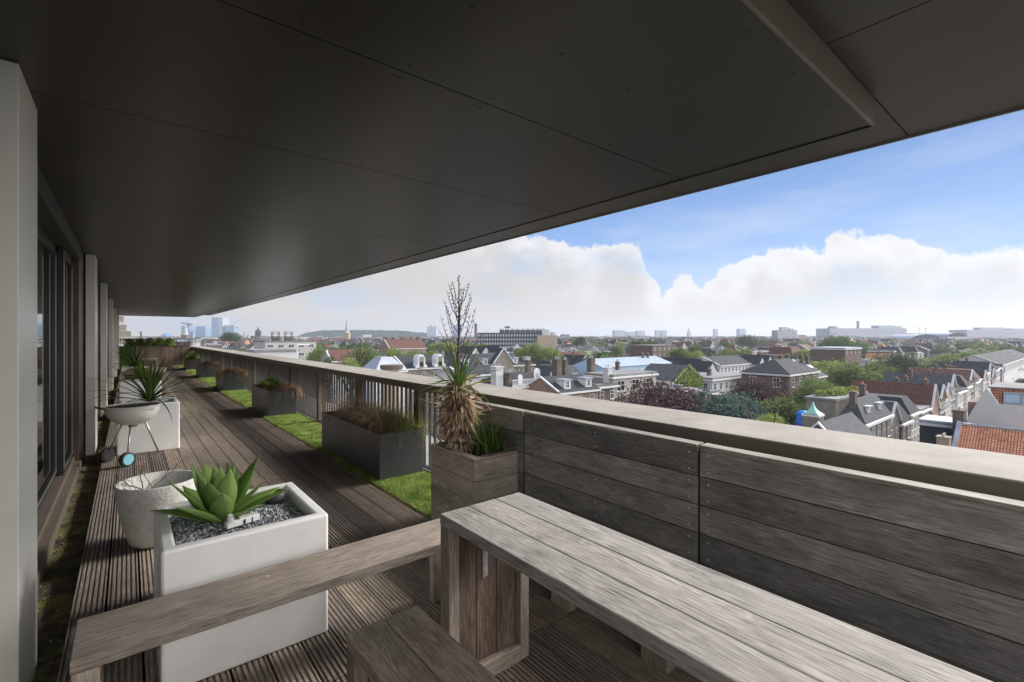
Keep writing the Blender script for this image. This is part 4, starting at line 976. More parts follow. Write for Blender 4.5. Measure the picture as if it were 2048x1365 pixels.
# gabled slate house with two dormers and brick walls
xa, xb, ya, yb = rwy(1119, 1196, 82, 9, 800)
house('dormer_house', 'slate-roofed house with two white dormers, white side gable and brick front', 'house', xa, xb, ya, yb, ZP(784, 80), ZP(752, 86), 'gable_x', 'brickr', 'slate', win=('y',), wsize=(1.1, 1.7), wgap=2.8, floors=3, dorm=(.25, .8))
xa2, xb2, _, _ = rwy(1200, 1243, 84, 8, 800)
house('brick_extension', 'plain brick extension with white cornice right of the dormer house', 'house', xb + .3, xb + 6.2, ya + .6, yb - 1, ZP(776, 84), ZP(776, 84), 'flat', 'brickd', 'tar', win=('y',), floors=2)
# white balustrade house
xa, xb, ya, yb = rwy(1024, 1110, 86, 10, 800)
hb = house('balustrade_house', 'white classical house with balustrade and round crest on its parapet', 'house', xa, xb, ya, yb, ZP(770, 86), ZP(745, 92), 'mansard', 'white', 'slate', win=('y',), wsize=(.9, 1.6), wgap=2.3, floors=2, inset=2.6)
mb = MB(); W2 = (xb - xa) / 2; z0 = ZP(770, 86) - G; D2 = -5.0
mb.box(-W2, W2, D2 - .2, D2 + .05, z0 + .001, z0 + .2, .5); mb.box(-W2, W2, D2 - .2, D2 + .05, z0 + 1.0, z0 + 1.15, .5)
k = -W2 + .1
while k < W2 - .1: mb.box(k, k + .1, D2 - .13, D2 - .02, z0 + .201, z0 + .999, .5); k += .26
for cc in (-.68, .08, .82):
    cx_ = W2 * cc; ww = .5 if cc != .08 else .75; ht = 1.6 if cc != .08 else 2.3
    mb.box(cx_ - ww, cx_ + ww, D2 - .3, D2 - .205, z0 + .2, z0 + ht, .5)
    for a in range(8):
        t0 = math.pi * a / 8; t1 = math.pi * (a + 1) / 8; mb.face([(cx_, D2 - .3, z0 + ht), (cx_ + ww * math.cos(t0), D2 - .3, z0 + ht + ww * math.sin(t0)), (cx_ + ww * math.cos(t1), D2 - .3, z0 + ht + ww * math.sin(t1))])
        mb.face([(cx_ + ww * math.cos(t0), D2 - .3, z0 + ht + ww * math.sin(t0)), (cx_ + ww * math.cos(t0), D2 - .1, z0 + ht + ww * math.sin(t0)), (cx_ + ww * math.cos(t1), D2 - .1, z0 + ht + ww * math.sin(t1)), (cx_ + ww * math.cos(t1), D2 - .3, z0 + ht + ww * math.sin(t1))])
bal = mb.build('balustrade', CM['trim'], hb)
mb = MB(); cx_ = W2 * .08
for a in range(16):
    t0 = 2 * math.pi * a / 16; t1 = 2 * math.pi * (a + 1) / 16; mb.face([(cx_, D2 - .32, z0 + 1.7), (cx_ + .38 * math.cos(t0), D2 - .32, z0 + 1.7 + .45 * math.sin(t0)), (cx_ + .38 * math.cos(t1), D2 - .32, z0 + 1.7 + .45 * math.sin(t1))])
mb.build('crest', CM['lead'], bal)
# free standing chimney stacks
for px, pt, pb, w, d, mat, lb in ((1114, 720, 760, 1.3, 88, 'chim', 'broad dark brick chimney between balustrade house and dormer house'), (1130, 721, 752, .9, 92, 'chim', 'slim dark chimney just right of the broad brick chimney'),
                              (1182, 718, 752, 1.2, 96, 'chim', 'tall dark chimney above the ridge of the dormer house'), (1056, 722, 745, .9, 100, 'chim', 'dark chimney in front of the large slate roof'),
                              (1215, 737, 775, 1.25, 90, 'white', 'white chimney beside the flat-roofed pavilion'), (1019, 747, 770, .9, 84, 'chim', 'dark chimney at the left end of the balustrade'), (994, 735, 765, 1.6, 84, 'white', 'thick white chimney left of the balustrade house'),
                              (1235, 725, 745, .7, 105, 'chim', 'short dark chimney in front of the blue wall')):
    x, y = P(px, d); r = empty('chimney_stack', (x, y, G), lb, 'chimney', 'freestanding chimney stacks'); z1 = ZP(pt, d) - G
    mb = MB(); mb.box(-w / 2, w / 2, -w / 2, w / 2, 10, z1, .5); mb.box(-w / 2 - .1, w / 2 + .1, -w / 2 - .1, w / 2 + .1, z1 + .002, z1 + .15, .5); mb.box(-w/2 - .06, w/2 + .06, -w/2 - .06, w/2 + .06, z1 - .5, z1 - .35, .5); mb.build('stack', CM[mat], r)
    mb = MB()
    for k in (-.25, .25): mb.tube([(k * w, 0, z1 + .15), (k * w, 0, z1 + .65)], .12, 7)
    mb.build('chimney_pots', CM['lead'], r); FOOT.append((x - 1, x + 1, y - 1, y + 1)); reserve(px - 8, px + 8, pb, d)
# lead-grey low building left of balustrade
xa, xb, ya, yb = rwy(925, 1005, 92, 9, 790)
house('pale_dormer_annex', 'low pale house with dark roof light strip left of the balustrade', 'house', xa, xb, ya, yb, ZP(748, 92), ZP(734, 94), 'gable_x', 'white', 'slate', win=('y',), floors=2, chim=((.7, .5, .7),))
# large slate building with hips and dormers
xa, xb, ya, yb = rwy(915, 1068, 125, 14, 745)
house('grand_slate_house', 'grand building with broad dark slate hipped roof and white cornice', 'house', xa, xb, ya, yb, ZP(732, 125), ZP(708, 132), 'hip', 'brickg', 'slate', win=('y',), wsize=(1.3, 1.6), wgap=3, floors=3, dorm=(.12, .35, .55, .75, .93), inset=5)
xm = (xa + xb) / 2; house('hipped_pavilion', 'pointed slate pavilion roof rising from the middle of the grand slate building', 'house', xm - 3.5, xm + 3.5, ya - 2.2, ya - .6, ZP(728, 123), ZP(697, 126), 'gable_y', 'brickg', 'slate', win=('y',), floors=1, wsize=(1.2, 1.8), wgap=4)
# ornate curved-gable building
xa, xb, ya, yb = rwy(812, 905, 118, 12, 760)
ho = house('ornate_gable_house', 'dark slate building with two white curved scroll gables', 'house', xa, xb, ya, yb, ZP(735, 118), ZP(712, 124), 'gable_x', 'brickg', 'slate', win=('y',), wsize=(1.0, 1.6), wgap=2.6, floors=2, cornice=True)
for cc in (.3, .7):
    cx_ = (xb - xa) * (cc - .5); z0 = ZP(735, 118) - G; w = 1.6; mb = MB(); yy = -6.5
    out = [(-w, 0), (w, 0), (w, .4), (w * .62, 1.0), (w * .62, 2.0)] + [(w * .62 * math.cos(a), 2.0 + w * .8 * math.sin(a)) for a in [R(20 * k) for k in range(1, 9)]] + [(-w * .62, 2.0), (-w * .62, 1.0), (-w, .4)]
    mb.face([(cx_ + p[0], yy, z0 + p[1]) for p in out]); n = len(out)
    for i in range(n): a, b_ = out[i], out[(i + 1) % n]; mb.face([(cx_ + b_[0], yy, z0 + b_[1]), (cx_ + a[0], yy, z0 + a[1]), (cx_ + a[0], yy + 2.5, z0 + a[1]), (cx_ + b_[0], yy + 2.5, z0 + b_[1])])
    o = mb.build('scroll_gable', CM['trim'], ho)
    mb = MB(); mb.box(cx_ - .62, cx_ + .62, yy - .04, yy - .003, z0 + .1, z0 + 2.7, .5); mb.build('gable_infill', CM['brickg'], o)
    mb = MB(); mb.box(cx_ - .45, cx_ + .45, yy - .07, yy - .043, z0 + .4, z0 + 1.4, .5); mb.build('gable_window', CM['darkglass'], o)
xa, xb, ya, yb = rwy(752, 812, 105, 8, 760)
house('pale_pyramid_house', 'house with tall pale lead pyramid roof left of the scroll gables', 'house', xa, xb, ya, yb, ZP(742, 105), ZP(714, 108), 'hip', 'white', 'lead', win=('y',), floors=2, inset=2.6)
x, y = P(783, 88); r = empty('stone_turret', (x, y, G), 'squat brown stone turret with arched windows behind the balusters', 'turret'); reserve(764, 802, 760, 88)
mb = MB(); mb.lathe([(1.9, 0), (1.9, ZP(738, 88) - G)], 0, 0, 10); mb.build('shaft', CM['stone'], r)
mb = MB(); zt = ZP(738, 88) - G; mb.lathe([(2.1, zt + .002), (2.15, zt + .7), (1.6, zt + .75), (0.0001, zt + .75)], 0, 0, 10); mb.build('parapet', CM['chim'], r)
for k in range(10):
    a = 2 * math.pi * (k + .5) / 10; o = bpy.data.objects.new('window', winmesh(.7, 1.4)); COL.objects.link(o); o.parent = r; o.location = (1.81 * math.cos(a), 1.81 * math.sin(a), zt - 2.2); o.rotation_euler = (0, 0, a + math.pi / 2)
# metal roof building
xa, xb, ya, yb = rwy(1205, 1342, 118, 10, 748)
house('metal_roof_hall', 'long hall with ribbed pale metal roof and light blue walls', 'hall', xa, xb, ya, yb, ZP(731, 118), ZP(716, 122), 'gable_x', 'bluew', 'metalroof', win=('y',), wsize=(1.1, 1.0), wgap=5, floors=1, cornice=False, chim=((.75, .4, .8, .5, .5), (.83, .4, .8, .5, .5)))
xa, xb, ya, yb = rwy(1226, 1312, 93, 7, 772)
house('flat_pavilion', 'flat-roofed rooftop pavilion with dark glass behind the copper beech', 'house', xa, xb, ya, yb, ZP(750, 93), ZP(750, 93), 'flat', 'cream', 'gravelroof', win=('y',), wsize=(2.4, 2.0), wgap=3.5, floors=1)
xa, xb, ya, yb = rwy(1348, 1402, 100, 9, 775)
hi = house('ivy_gable_house', 'grey-roofed house whose gable wall is covered in ivy', 'house', xa, xb, ya, yb, ZP(760, 100), ZP(732, 100), 'gable_y', 'brickd', 'slate2', win=())
mb = MB(); q = random.Random(6); w = (xb - xa) / 2; zE = ZP(760, 100) - G; zR = ZP(732, 100) - G
for k in range(2600):
    u = q.uniform(-1, 1); z = q.uniform(zE - 6, zE + (zR - zE) * (1 - abs(u)) + .3); x = u * w; s_ = q.uniform(.15, .35); a = q.uniform(-.6, .6)
    mb.face([(x - s_, -4.55 - q.random() * .4, z - s_), (x + s_, -4.55 - a * .4 - .2, z - s_ * .5), (x + s_ * .6, -4.6 - q.random() * .4, z + s_), (x - s_ * .6, -4.6, z + s_ * .7)], q.random())
mb.build('ivy', CM['ivy'], hi)
for px0, px1, pt, pe, d, lb in ((1390, 1411, 719, 742, 125, 'tall white pointed-gable house right of the ivy gable'), (1414, 1435, 724, 745, 122, 'white pointed-gable house, right one of the twin gables'), (1518, 1530, 713, 728, 170, 'small white gable left of the hipped brick house'), (1533, 1547, 711, 728, 172, 'second small white gable left of the hipped brick house'),
                            (944, 958, 694, 706, 190, 'left white pointed gable behind the grand slate roof'), (964, 980, 694, 706, 192, 'middle white pointed gable behind the grand slate roof'), (992, 1010, 692, 704, 190, 'right white pointed gable behind the grand slate roof')):
    xa, xb, ya, yb = rwy(px0, px1, d, 11, pe + 10); house('white_gable_house', lb, 'house', xa, xb, ya, yb, ZP(pe, d), ZP(pt, d), 'gable_y', 'white', 'slate', win=('y',), wsize=(.8, 1.1), wgap=2, floors=2, trim=False)
xa, xb, ya, yb = rwy(1424, 1500, 110, 12, 770); house('white_terrace_house', 'white flat house with planted roof terrace behind the conifer', 'house', xa, xb, ya, yb, ZP(755, 110), ZP(755, 110), 'flat', 'white', 'gravelroof', win=('y', 'x'), floors=2, chim=((.3, .3, 1.5),))
xa, xb, ya, yb = rwy(1440, 1515, 165, 12, 730); house('dark_slate_row', 'long dark slate-roofed house left of the small white gables', 'house', xa, xb, ya, yb, ZP(728, 165), ZP(713, 168), 'gable_x', 'white', 'slate', win=('y',), floors=2, chim=((.2, .5, .8), (.8, .5, .8)))
xa, xb, ya, yb = rwy(780, 852, 290, 16, 700); hc = house('brown_church_hall', 'large church hall with steep brown roof and stepped ridge chimneys', 'church', xa, xb, ya, yb, ZP(697, 290), ZP(679, 300), 'gable_x', 'brickr', 'browntile', win=('y',), wsize=(1.5, 2.6), wgap=5, floors=1, chim=((.05, .5, 1.2, 1.4, 1.4), (.25, .5, 1.2, 1.4, 1.4), (.5, .5, 1.2, 1.4, 1.4), (.75, .5, 1.2, 1.4, 1.4), (.95, .5, 1.2, 1.4, 1.4)))
xa, xb, ya, yb = rwy(664, 692, 140, 9, 722); house('red_roof_house', 'house with steep dark red roof between two trees left of the spire', 'house', xa, xb, ya, yb, ZP(722, 140), ZP(703, 142), 'gable_x', 'white', 'browntile', win=('y',), floors=2)
xa, xb, ya, yb = rwy(510, 596, 85, 10, 716); house('long_white_shed', 'long flat pale building with white drainpipe just beyond the railing', 'building', xa, xb, ya, yb, ZP(704, 85), ZP(704, 85), 'flat', 'white', 'gravelroof', win=(), trim=False)
x, y = P(594, 84); r = tag((lambda mb: (mb.tube([(x, y, ZP(716, 84)), (x, y, ZP(690, 84)), (x + 2.2, y, ZP(690, 84))], .12, 8), mb)[1])(MB()).build('white_vent_pipe', CM['trim']), 'white angled vent pipe at the end of the long flat building', 'pipe')
xa, xb, ya, yb = rwy(357, 384, 82, 8, 694); house('dark_roof_box', 'dark low rooftop block just beyond the railing corner', 'building', xa, xb, ya, yb, ZP(684, 82), ZP(684, 82), 'flat', 'brickd', 'lead', win=('y',), wsize=(.9, .9), wgap=3, floors=1, trim=False)
xa, xb, ya, yb = rwy(385, 401, 80, 8, 694); house('white_roof_box', 'small white rooftop house with two square windows', 'building', xa, xb, ya, yb, ZP(683, 80), ZP(683, 80), 'flat', 'white', 'lead', win=('y',), wsize=(.45, .5), wgap=.7, floors=1, trim=False)
xa, xb, ya, yb = rwy(530, 632, 170, 18, 702); hs = house('grey_block', 'wide grey flat-roofed block carrying two steel frames on its roof', 'building', xa, xb, ya, yb, ZP(684, 170), ZP(684, 170), 'flat', 'grey', 'tar', win=('y',), wsize=(2, 1.2), wgap=3.2, floors=2, trim=False)
for c0, lb in ((545, 'left steel roof frame on the grey block'), (571, 'right steel roof frame on the grey block')):
    x, y = P(c0 + 6, 172); z0 = ZP(684, 170) + .36; z1 = ZP(664, 170); mb = MB()
    for a in (-1.1, 1.1):
        for b_ in (-1.1, 1.1): mb.box(a - .1, a + .1, b_ - .1, b_ + .1, 0, z1 - z0)
    for zz in (.45, .75, .97): mb.box(-1.2, 1.2, -1.2, 1.2, (z1 - z0) * zz, (z1 - z0) * zz + .15)
    mb.box(-.9, .9, -.9, .9, 0, 1.2)
    o = mb.build('roof_frame', CM['chim']); o.location = (x, y, z0); tag(o, lb, 'roof frame')
# stepped brown terrace block at far left
xa, ya = P(246, 62); r = empty('stepped_apartments', (xa, ya, G), 'stepped brown apartment block seen past the last wall fins', 'apartment block'); FOOT.append((xa - 14, xa + 2, ya - 6, ya + 10))
for k, (px, py) in enumerate(((247, 633), (253, 650), (262, 663), (274, 676))):
    X1 = P(px, 62)[0] - xa; mb = MB(); z1 = ZP(py, 62) - G; mb.box(-14, X1, -k * .6, 8, 0 if k == 3 else 18, z1, .5, 0)
    for f in range(5):
        zz = z1 - .8 - f * 2.8
        mb.box(X1 - 9, X1 + .15, -k * .6 - .35, -k * .6 - .002, zz - .35, zz, .5, 1)
    mb.build('terrace_tier', [CM['brickg'], CM['grey']], r)
# church lower right of horizon
xa, xb, ya, yb = rwy(2003, 2060, 200, 14, 745); house('white_church', 'white church with black roof and round-arched windows at the right edge', 'church', xa, xb, ya, yb, ZP(721, 200), ZP(705, 206), 'gable_x', 'white', 'slate', win=('y',), wsize=(1.2, 2.4), wgap=4, floors=1)
xa, xb, ya, yb = rwy(1690, 1722, 190, 12, 712); house('brick_block', 'dark brick block beside the big oak on the right', 'house', xa, xb, ya, yb, ZP(697, 190), ZP(697, 190), 'flat', 'brickd', 'lead', win=('y',), wsize=(1, 1), wgap=4, floors=1)
xa, xb, ya, yb = rwy(1305, 1352, 240, 14, 712); house('brown_flat_block', 'brown flat-roofed block in the middle distance above the metal roof', 'building', xa, xb, ya, yb, ZP(692, 240), ZP(692, 240), 'flat', 'brickd', 'tar', win=('y',), wsize=(1.4, 1.2), wgap=3.5, floors=2, trim=False)

# ---------------------------------------------------------------- distant landmarks
def tower(name, label, px0, px1, pyt, d, mats=('facade',), cat='tower', dep=None, base=None, split=None, top=None):
    x0, y0_ = P(px0, d); x1, y1_ = P(px1, d); cx_, cy_ = (x0 + x1) / 2, (y0_ + y1_) / 2; w = math.hypot(x1 - x0, y1_ - y0_); a = -TH
    r = empty(name, (cx_, cy_, G), label, cat, rz=a); dep = dep or w; h_ = ZP(pyt, d) - G; mb = MB()
    if split: mb.box(-w / 2, w * (split - .5), 0, dep, 0, h_, .5); mb.build('body', CM['glassb'], r); mb = MB(); mb.box(w * (split - .5) + .1, w / 2, .5, dep, 0, h_ - .5, .5); mb.build('stair_core', CM['tower'], r)
    else: mb.box(-w / 2, w / 2, 0, dep, 0, h_, .5); mb.build('body', CM[mats[0]], r)
    if top == 'cut':
        mb = MB(); frustum(mb, -w / 2, w / 2, 0, dep, h_ + .01, h_ + w * .12, w * .12); mb.build('crown', CM[mats[0]], r)
    if top == 'overhang': mb = MB(); mb.box(-w / 2 - w * .08, w * .75, -2, dep, h_ + .01, h_ + 6, .5); mb.box(w * .6, w * .72, 1, 6, 0, h_, .5); mb.build('roof_canopy', CM['grey'], r)
    if top == 'disc':
        mb = MB(); mb.box(-w * .25, w * .25, dep * .3, dep * .7, h_, h_ + w * .2, .5); mb.lathe([(w * .2, h_ + w * .2), (w * .72, h_ + w * .27), (w * .72, h_ + w * .42), (w * .2, h_ + w * .5), (.0001, h_ + w * .5)], 0, dep / 2, 20); mb.build('round_crown', CM['tower'], r)
        mb = MB(); mb.tube([(0, dep / 2, h_ + w * .5), (0, dep / 2, h_ + w * .95)], w * .02, 6); mb.build('antenna', CM['grey'], r)
    if top == 'plant': mb = MB(); mb.box(-w * .25, w * .1, dep * .2, dep * .6, h_ + .01, h_ + 6, .5); mb.box(w * .2, w * .4, dep * .2, dep * .6, h_ + .01, h_ + 3.5, .5); mb.build('plant_room', CM['grey'], r)
    return r
tower('office_tower', 'blue glass tower topped by a round disc crown at the far left', 362, 379, 652, 2300, ('glassb',), top='disc')
tower('office_tower', 'squat blue tower with chamfered top left of the tallest tower', 391, 411, 655, 2300, ('glassb',), top='cut')
tower('office_tower', 'tallest blue glass tower with pale right-hand side', 423, 445, 635, 2200, split=.62)
tower('office_tower', 'blue tower with overhanging roof right of the tallest tower', 450, 466, 653, 2200, ('glassb',), top='overhang')
tower('office_tower', 'grey slab tower left of the seed stalk', 854, 872, 654, 1800, ('tower',), top='plant')
tower('office_tower', 'blue tower standing behind the seed stalk', 906, 922, 650, 1900, ('glassb',))
tower('apartment_tower', 'left of three pale slabs on the horizon', 1229, 1250, 661, 2500, ('tower',)); tower('apartment_tower', 'middle of three pale slabs on the horizon', 1254, 1271, 664, 2500, ('tower',)); tower('apartment_tower', 'right of three pale slabs on the horizon', 1274, 1290, 662, 2500, ('tower',))
tower('apartment_tower', 'left of the twin pale slabs on the horizon', 1312, 1321, 661, 2500, ('tower',)); tower('apartment_tower', 'right of the twin pale slabs on the horizon', 1324, 1334, 661, 2500, ('tower',))
tower('apartment_tower', 'rounded pale tower between twin slabs and square tower', 1429, 1436, 659, 2400, ('tower',), top='cut'); tower('apartment_tower', 'square white-topped tower left of the brown flats', 1479, 1492, 658, 2300, ('tower',))
tower('apartment_block', 'broad brown block of flats with rooftop boxes on the horizon', 1555, 1594, 661, 900, ('facade',), 'apartment block', 20, top='plant')
hosp = tower('hospital_block', 'long stepped grey building with round chimney on the right horizon', 1660, 1813, 657, 1300, ('facade',), 'building', 60)
mb = MB(); w = 205; h_ = ZP(657, 1300) - G; k = 1300 / F

for a_, b_, hh_ in ((35, 78, 8), (80, 100, 6), (-88, -78, 6)): mb = MB(); mb.box(a_, b_, 8, 36, h_ + .01, h_ + hh_, .5); mb.build('roof_box', CM['tower'], hosp)
mb = MB(); mb.lathe([(3.2, h_), (3, h_ + 17), (3.8, h_ + 17.2), (3.8, h_ + 20), (.0001, h_ + 20)], -14, 20, 14); mb.build('chimney', CM['brickd'], hosp)
tower('office_block', 'long flat office block at the right end of the horizon', 1934, 2075, 660, 1200, ('facade',), 'building', 50, top='plant')
tower('office_block', 'low office block with red crane behind the domes', 1826, 1888, 667, 1500, ('facade',), 'building', 40)
tower('office_block', 'pale roofed block beyond the far white gables', 1262, 1300, 672, 900, ('facade',), 'building', 30)
for px, hw, pt, d, lb in ((1853, 32, 669, 800, 'large ribbed arched hall roof on the right horizon'), (1915, 20, 666, 900, 'smaller arched hall roof right of the large one')):
    x, y = P(px, d); w = hw * d / F; H_ = ZP(pt, d) - G; b0 = H_ - w * .42; mb = MB(); n = 18
    for i in range(n):
        a0 = math.pi * i / n; a1 = math.pi * (i + 1) / n
        mb.face([(-w * math.cos(a0), 0, b0 + w * .42 * math.sin(a0)), (-w * math.cos(a1), 0, b0 + w * .42 * math.sin(a1)), (-w * math.cos(a1), 60, b0 + w * .42 * math.sin(a1)), (-w * math.cos(a0), 60, b0 + w * .42 * math.sin(a0))][::-1], (i % 2) * .8)
    r = empty('arched_hall', (x, y, G), lb, 'hall', rz=-TH); mb.build('roof', CM['lead'], r)
    mb = MB(); mb.box(-w, w, .3, 60, 0, b0 + .5, .5); mb.build('wall', CM['grey'], r)
# church spires
def spire(label, px, pyt, d, wpx, mat='brickd', stages=((1, 0, .45), (.8, .45, .62), (.55, .62, .78), (.3, .78, .9)), pyb=690):
    x, y = P(px, d); w = wpx * d / F / 2; Ht = ZP(pyt, d) - G; r = empty('church_spire', (x, y, G), label, 'church tower', rz=-TH); zb = ZP(pyb, d) - G; hgt = Ht - zb
    mb = MB(); mb.box(-w, w, -w, w, 0, zb + hgt * stages[0][2], .5); mb.build('shaft', CM[mat], r)
    mb = MB()
    for s_, a, b_ in stages[1:]:
        mb.lathe([(w * s_ * 1.25, zb + hgt * a), (w * s_ * 1.05, zb + hgt * (a + .02)), (w * s_ * .9, zb + hgt * (b_ - .02)), (w * s_ * 1.1, zb + hgt * b_), (.0001, zb + hgt * b_ + .1)], 0, 0, 8)
    mb.lathe([(w * .22, zb + hgt * .88), (w * .06, zb + hgt * .95), (w * .05, Ht), (.0001, Ht)], 0, 0, 6); mb.build('lantern', CM['grey'], r)
    return r
spire('slender tiered church spire rising alone above the roofs', 694, 633, 650, 10, 'stone', ((1, 0, .42), (.85, .42, .56), (.62, .56, .68), (.42, .68, .8), (.26, .8, .9)), 690)
spire('church tower in front of the disc-topped tower', 371, 645, 900, 11, 'brickd')
spire('small distant spire left of the chamfered tower', 387, 663, 1200, 5); spire('small distant spire right of the chamfered tower', 415, 664, 1200, 5, 'cream')
spire('left twin spire of the domed church', 489, 659, 1100, 7, 'chim'); spire('right twin spire of the domed church', 497.5, 659, 1100, 6, 'chim')
spire('pale far-off spire in the middle of the horizon', 1378, 655, 2300, 6, 'tower', pyb=672)
x, y = P(511, 1150); r = empty('domed_church', (x, y, G), 'domed church beside its twin spires', 'church', rz=-TH); w = 5.5 * 1150 / F; z1 = ZP(672, 1150) - G; zt = ZP(654, 1150) - G
mb = MB(); mb.box(-w * 3.2, w * 1.6, 0, 30, 0, z1, .5); mb.build('nave', CM['brickd'], r)
mb = MB(); mb.lathe([(w, z1), (w, z1 + (zt - z1) * .3), (w * 1.1, z1 + (zt - z1) * .32), (w * .95, z1 + (zt - z1) * .5), (w * .5, z1 + (zt - z1) * .68), (w * .2, z1 + (zt - z1) * .75), (w * .2, z1 + (zt - z1) * .88), (.0001, zt)], 0, 12, 12); mb.build('dome', CM['slate'], r)
x, y = P(951.5, 900); r = empty('clock_tower', (x, y, G), 'brown brick clock tower left of the zigzag-roofed building', 'tower', rz=-TH); w = 2.6 * 900 / F; z1 = ZP(652, 900) - G
mb = MB(); mb.box(-w, w, -w, w, 0, z1, .5); mb.build('shaft', CM['brickd'], r); mb = MB(); mb.lathe([(w * 1.25, z1), (w * 1.1, z1 + 2), (w * .6, z1 + 4), (.0001, z1 + 6)], 0, 0, 12); mb.build('cap', CM['slate'], r)
# building with folded roofs
hot = tower('folded_roof_building', 'wide dark building crowned by a row of folded zigzag roofs', 955, 1092, 666, 520, ('slate',), 'building', 40); reserve(950, 1105, 692, 520)
h_ = ZP(666, 520) - G; w = 137 * 520 / F; mb = MB(); n = 9; x0 = -w * .18; step = (w * .68) / n
for k in range(n):
    a = x0 + k * step; zt = h_ + 5.2; mb.face([(a, -1, h_ + 3.2), (a + step / 2, -1, zt), (a + step / 2, 30, zt), (a, 30, h_ + 3.2)]); mb.face([(a + step / 2, -1, zt), (a + step, -1, h_ + 3.2), (a + step, 30, h_ + 3.2), (a + step / 2, 30, zt)])
    mb.face([(a, -1, h_ + 3.2), (a + step, -1, h_ + 3.2), (a + step / 2, -1, zt)]); mb.box(a - .2, a + .2, -.5, 0, h_ + .01, h_ + 3.2)
mb.build('folded_roof', CM['grey'], hot); mb = MB(); mb.box(x0, x0 + step * n, .5, 28, h_ + .01, h_ + 3.1, .5); mb.build('attic', CM['darkglass'], hot)
mb = MB(); mb.box(-8, -2, 5, 12, h_ + 5.3, h_ + 7.3, .5); mb.build('plant_room', CM['chim'], hot)
xx = -w / 2 + 1
mb = MB()
while xx < w / 2 - 2:
    for zz in range(3): mb.box(xx, xx + 1.5, -.1, -.003, h_ - 4 - zz * 4.5, h_ - 1.8 - zz * 4.5, .5)
    xx += 3
mb.build('window_band', CM['tower'], hot)
tower('side_block', 'pale stepped block right of the folded-roof building', 1075, 1115, 671, 500, ('stone',), 'building', 30, top='plant')
def crane(px, pyt, d, a, label, s=1.0, mat='grey'):
    x, y = P(px, d); r = empty('tower_crane', (x, y, G), label, 'crane', rz=-TH + a); z1 = ZP(pyt, d) - G; t = d / F
    mb = MB(); mb.box(-.35 * t, .35 * t, -.35 * t, .35 * t, 0, z1, .5); mb.build('mast', CM[mat], r); mb = MB(); mb.box(-4 * t * s, 9 * t * s, -.25 * t, .25 * t, z1 - 1.2 * t, z1 - .7 * t, .5); mb.box(-4 * t * s, -2.6 * t * s, -.4 * t, .4 * t, z1 - 2 * t, z1 - 1.25 * t, .5); mb.build('jib', CM[mat], r)
crane(331, 656, 2000, 0, 'grey tower crane over the low dome at the far left'); crane(468, 646, 1900, 3.14, 'tower crane behind the tower with overhanging roof'); crane(1838, 655, 1500, .2, 'left small crane over the arched halls', .6, 'red'); crane(1851, 656, 1500, 2.9, 'right small crane over the arched halls', .6, 'red')
x, y = P(334, 1900); r = tag((lambda mb: (mb.lathe([(20, 0), (20, ZP(671, 1900) - G), (8, ZP(666.5, 1900) - G), (.0001, ZP(666.5, 1900) - G)], 0, 0, 14), mb)[1])(MB()).build('low_dome', CM['glassb']), 'low truncated blue dome below the left crane', 'building'); r.location = (x, y, G)
x, y = P(282, 500); o = MB(); o.tube([(x, y, G), (x, y, ZP(663, 500))], .9, 8); tag(o.build('factory_chimney', CM['chim']), 'thin dark factory chimney beyond the end railing', 'chimney')

# ---------------------------------------------------------------- trees
def crown_mesh(name, seed, n_clump, per, size, mat, rz_=.8, lobes=9, flat=0):
    q = random.Random(seed); mb = MB(); lob = []
    for k in range(lobes):
        u = q.uniform(0, 6.28); v = q.uniform(-.35, 1.2); lob.append((Vector((math.cos(u) * math.cos(v), math.sin(u) * math.cos(v), math.sin(v) * rz_)) * q.uniform(.35, .62), q.uniform(.32, .52)))
    for k in range(n_clump):
        c_, rad = lob[q.randrange(lobes)]; d = Vector((q.gauss(0, 1), q.gauss(0, 1), q.gauss(0, 1) * (1 - flat * .6))).normalized()
        cc = c_ + Vector((d.x, d.y, d.z * .85)) * rad * q.uniform(.6, 1.05); tone = q.random()
        cs = q.uniform(.05, .12)
        for j in range(per):
            p = cc + Vector((q.gauss(0, 1), q.gauss(0, 1), q.gauss(0, .8 - flat * .5))) * cs
            a = Vector((q.uniform(-1, 1), q.uniform(-1, 1), q.uniform(-1, 1))).normalized(); b_ = a.orthogonal().normalized(); s_ = size * q.uniform(.6, 1.3)
            mb.face([p - a * s_, p + b_ * s_ * .6, p + a * s_, p - b_ * s_ * .6], min(1, max(0, tone * .7 + q.random() * .3)))
    o = mb.build(name, mat); me = o.data; bpy.data.objects.remove(o); return me
CR = dict(g1=crown_mesh('crown_a', 1, 330, 30, .03, LF_G1), g1b=crown_mesh('crown_b', 2, 330, 30, .03, LF_G1, 1.0, 7), g2=crown_mesh('crown_c', 3, 300, 28, .033, LF_G2, .8, 8), g3=crown_mesh('crown_d', 4, 360, 30, .03, LF_G3, .9, 10),
          cu=crown_mesh('crown_e', 5, 520, 34, .026, LF_CU, .75, 14), co=crown_mesh('crown_f', 6, 420, 30, .028, LF_CO, .9, 12, 1), s1=crown_mesh('crown_g', 7, 110, 22, .055, LF_G1, .8, 7), s2=crown_mesh('crown_h', 8, 110, 22, .055, LF_G2, .8, 7), s3=crown_mesh('crown_i', 9, 110, 22, .055, LF_G3, .8, 7))
q = random.Random(17); mb = MB(); mb.tube([(0, 0, 0), (.03, .02, .5), (0, 0, 1)], [.06, .045, .035], 8)
for k in range(9):
    u = k * 2.4; z = .55 + .05 * k; mb.tube([(0, 0, z), (math.cos(u) * .25, math.sin(u) * .25, z + .3), (math.cos(u) * .5, math.sin(u) * .5, z + .55)], [.025, .016, .006], 5)
o = mb.build('trunk', M_BARK); TRUNK = o.data; bpy.data.objects.remove(o)
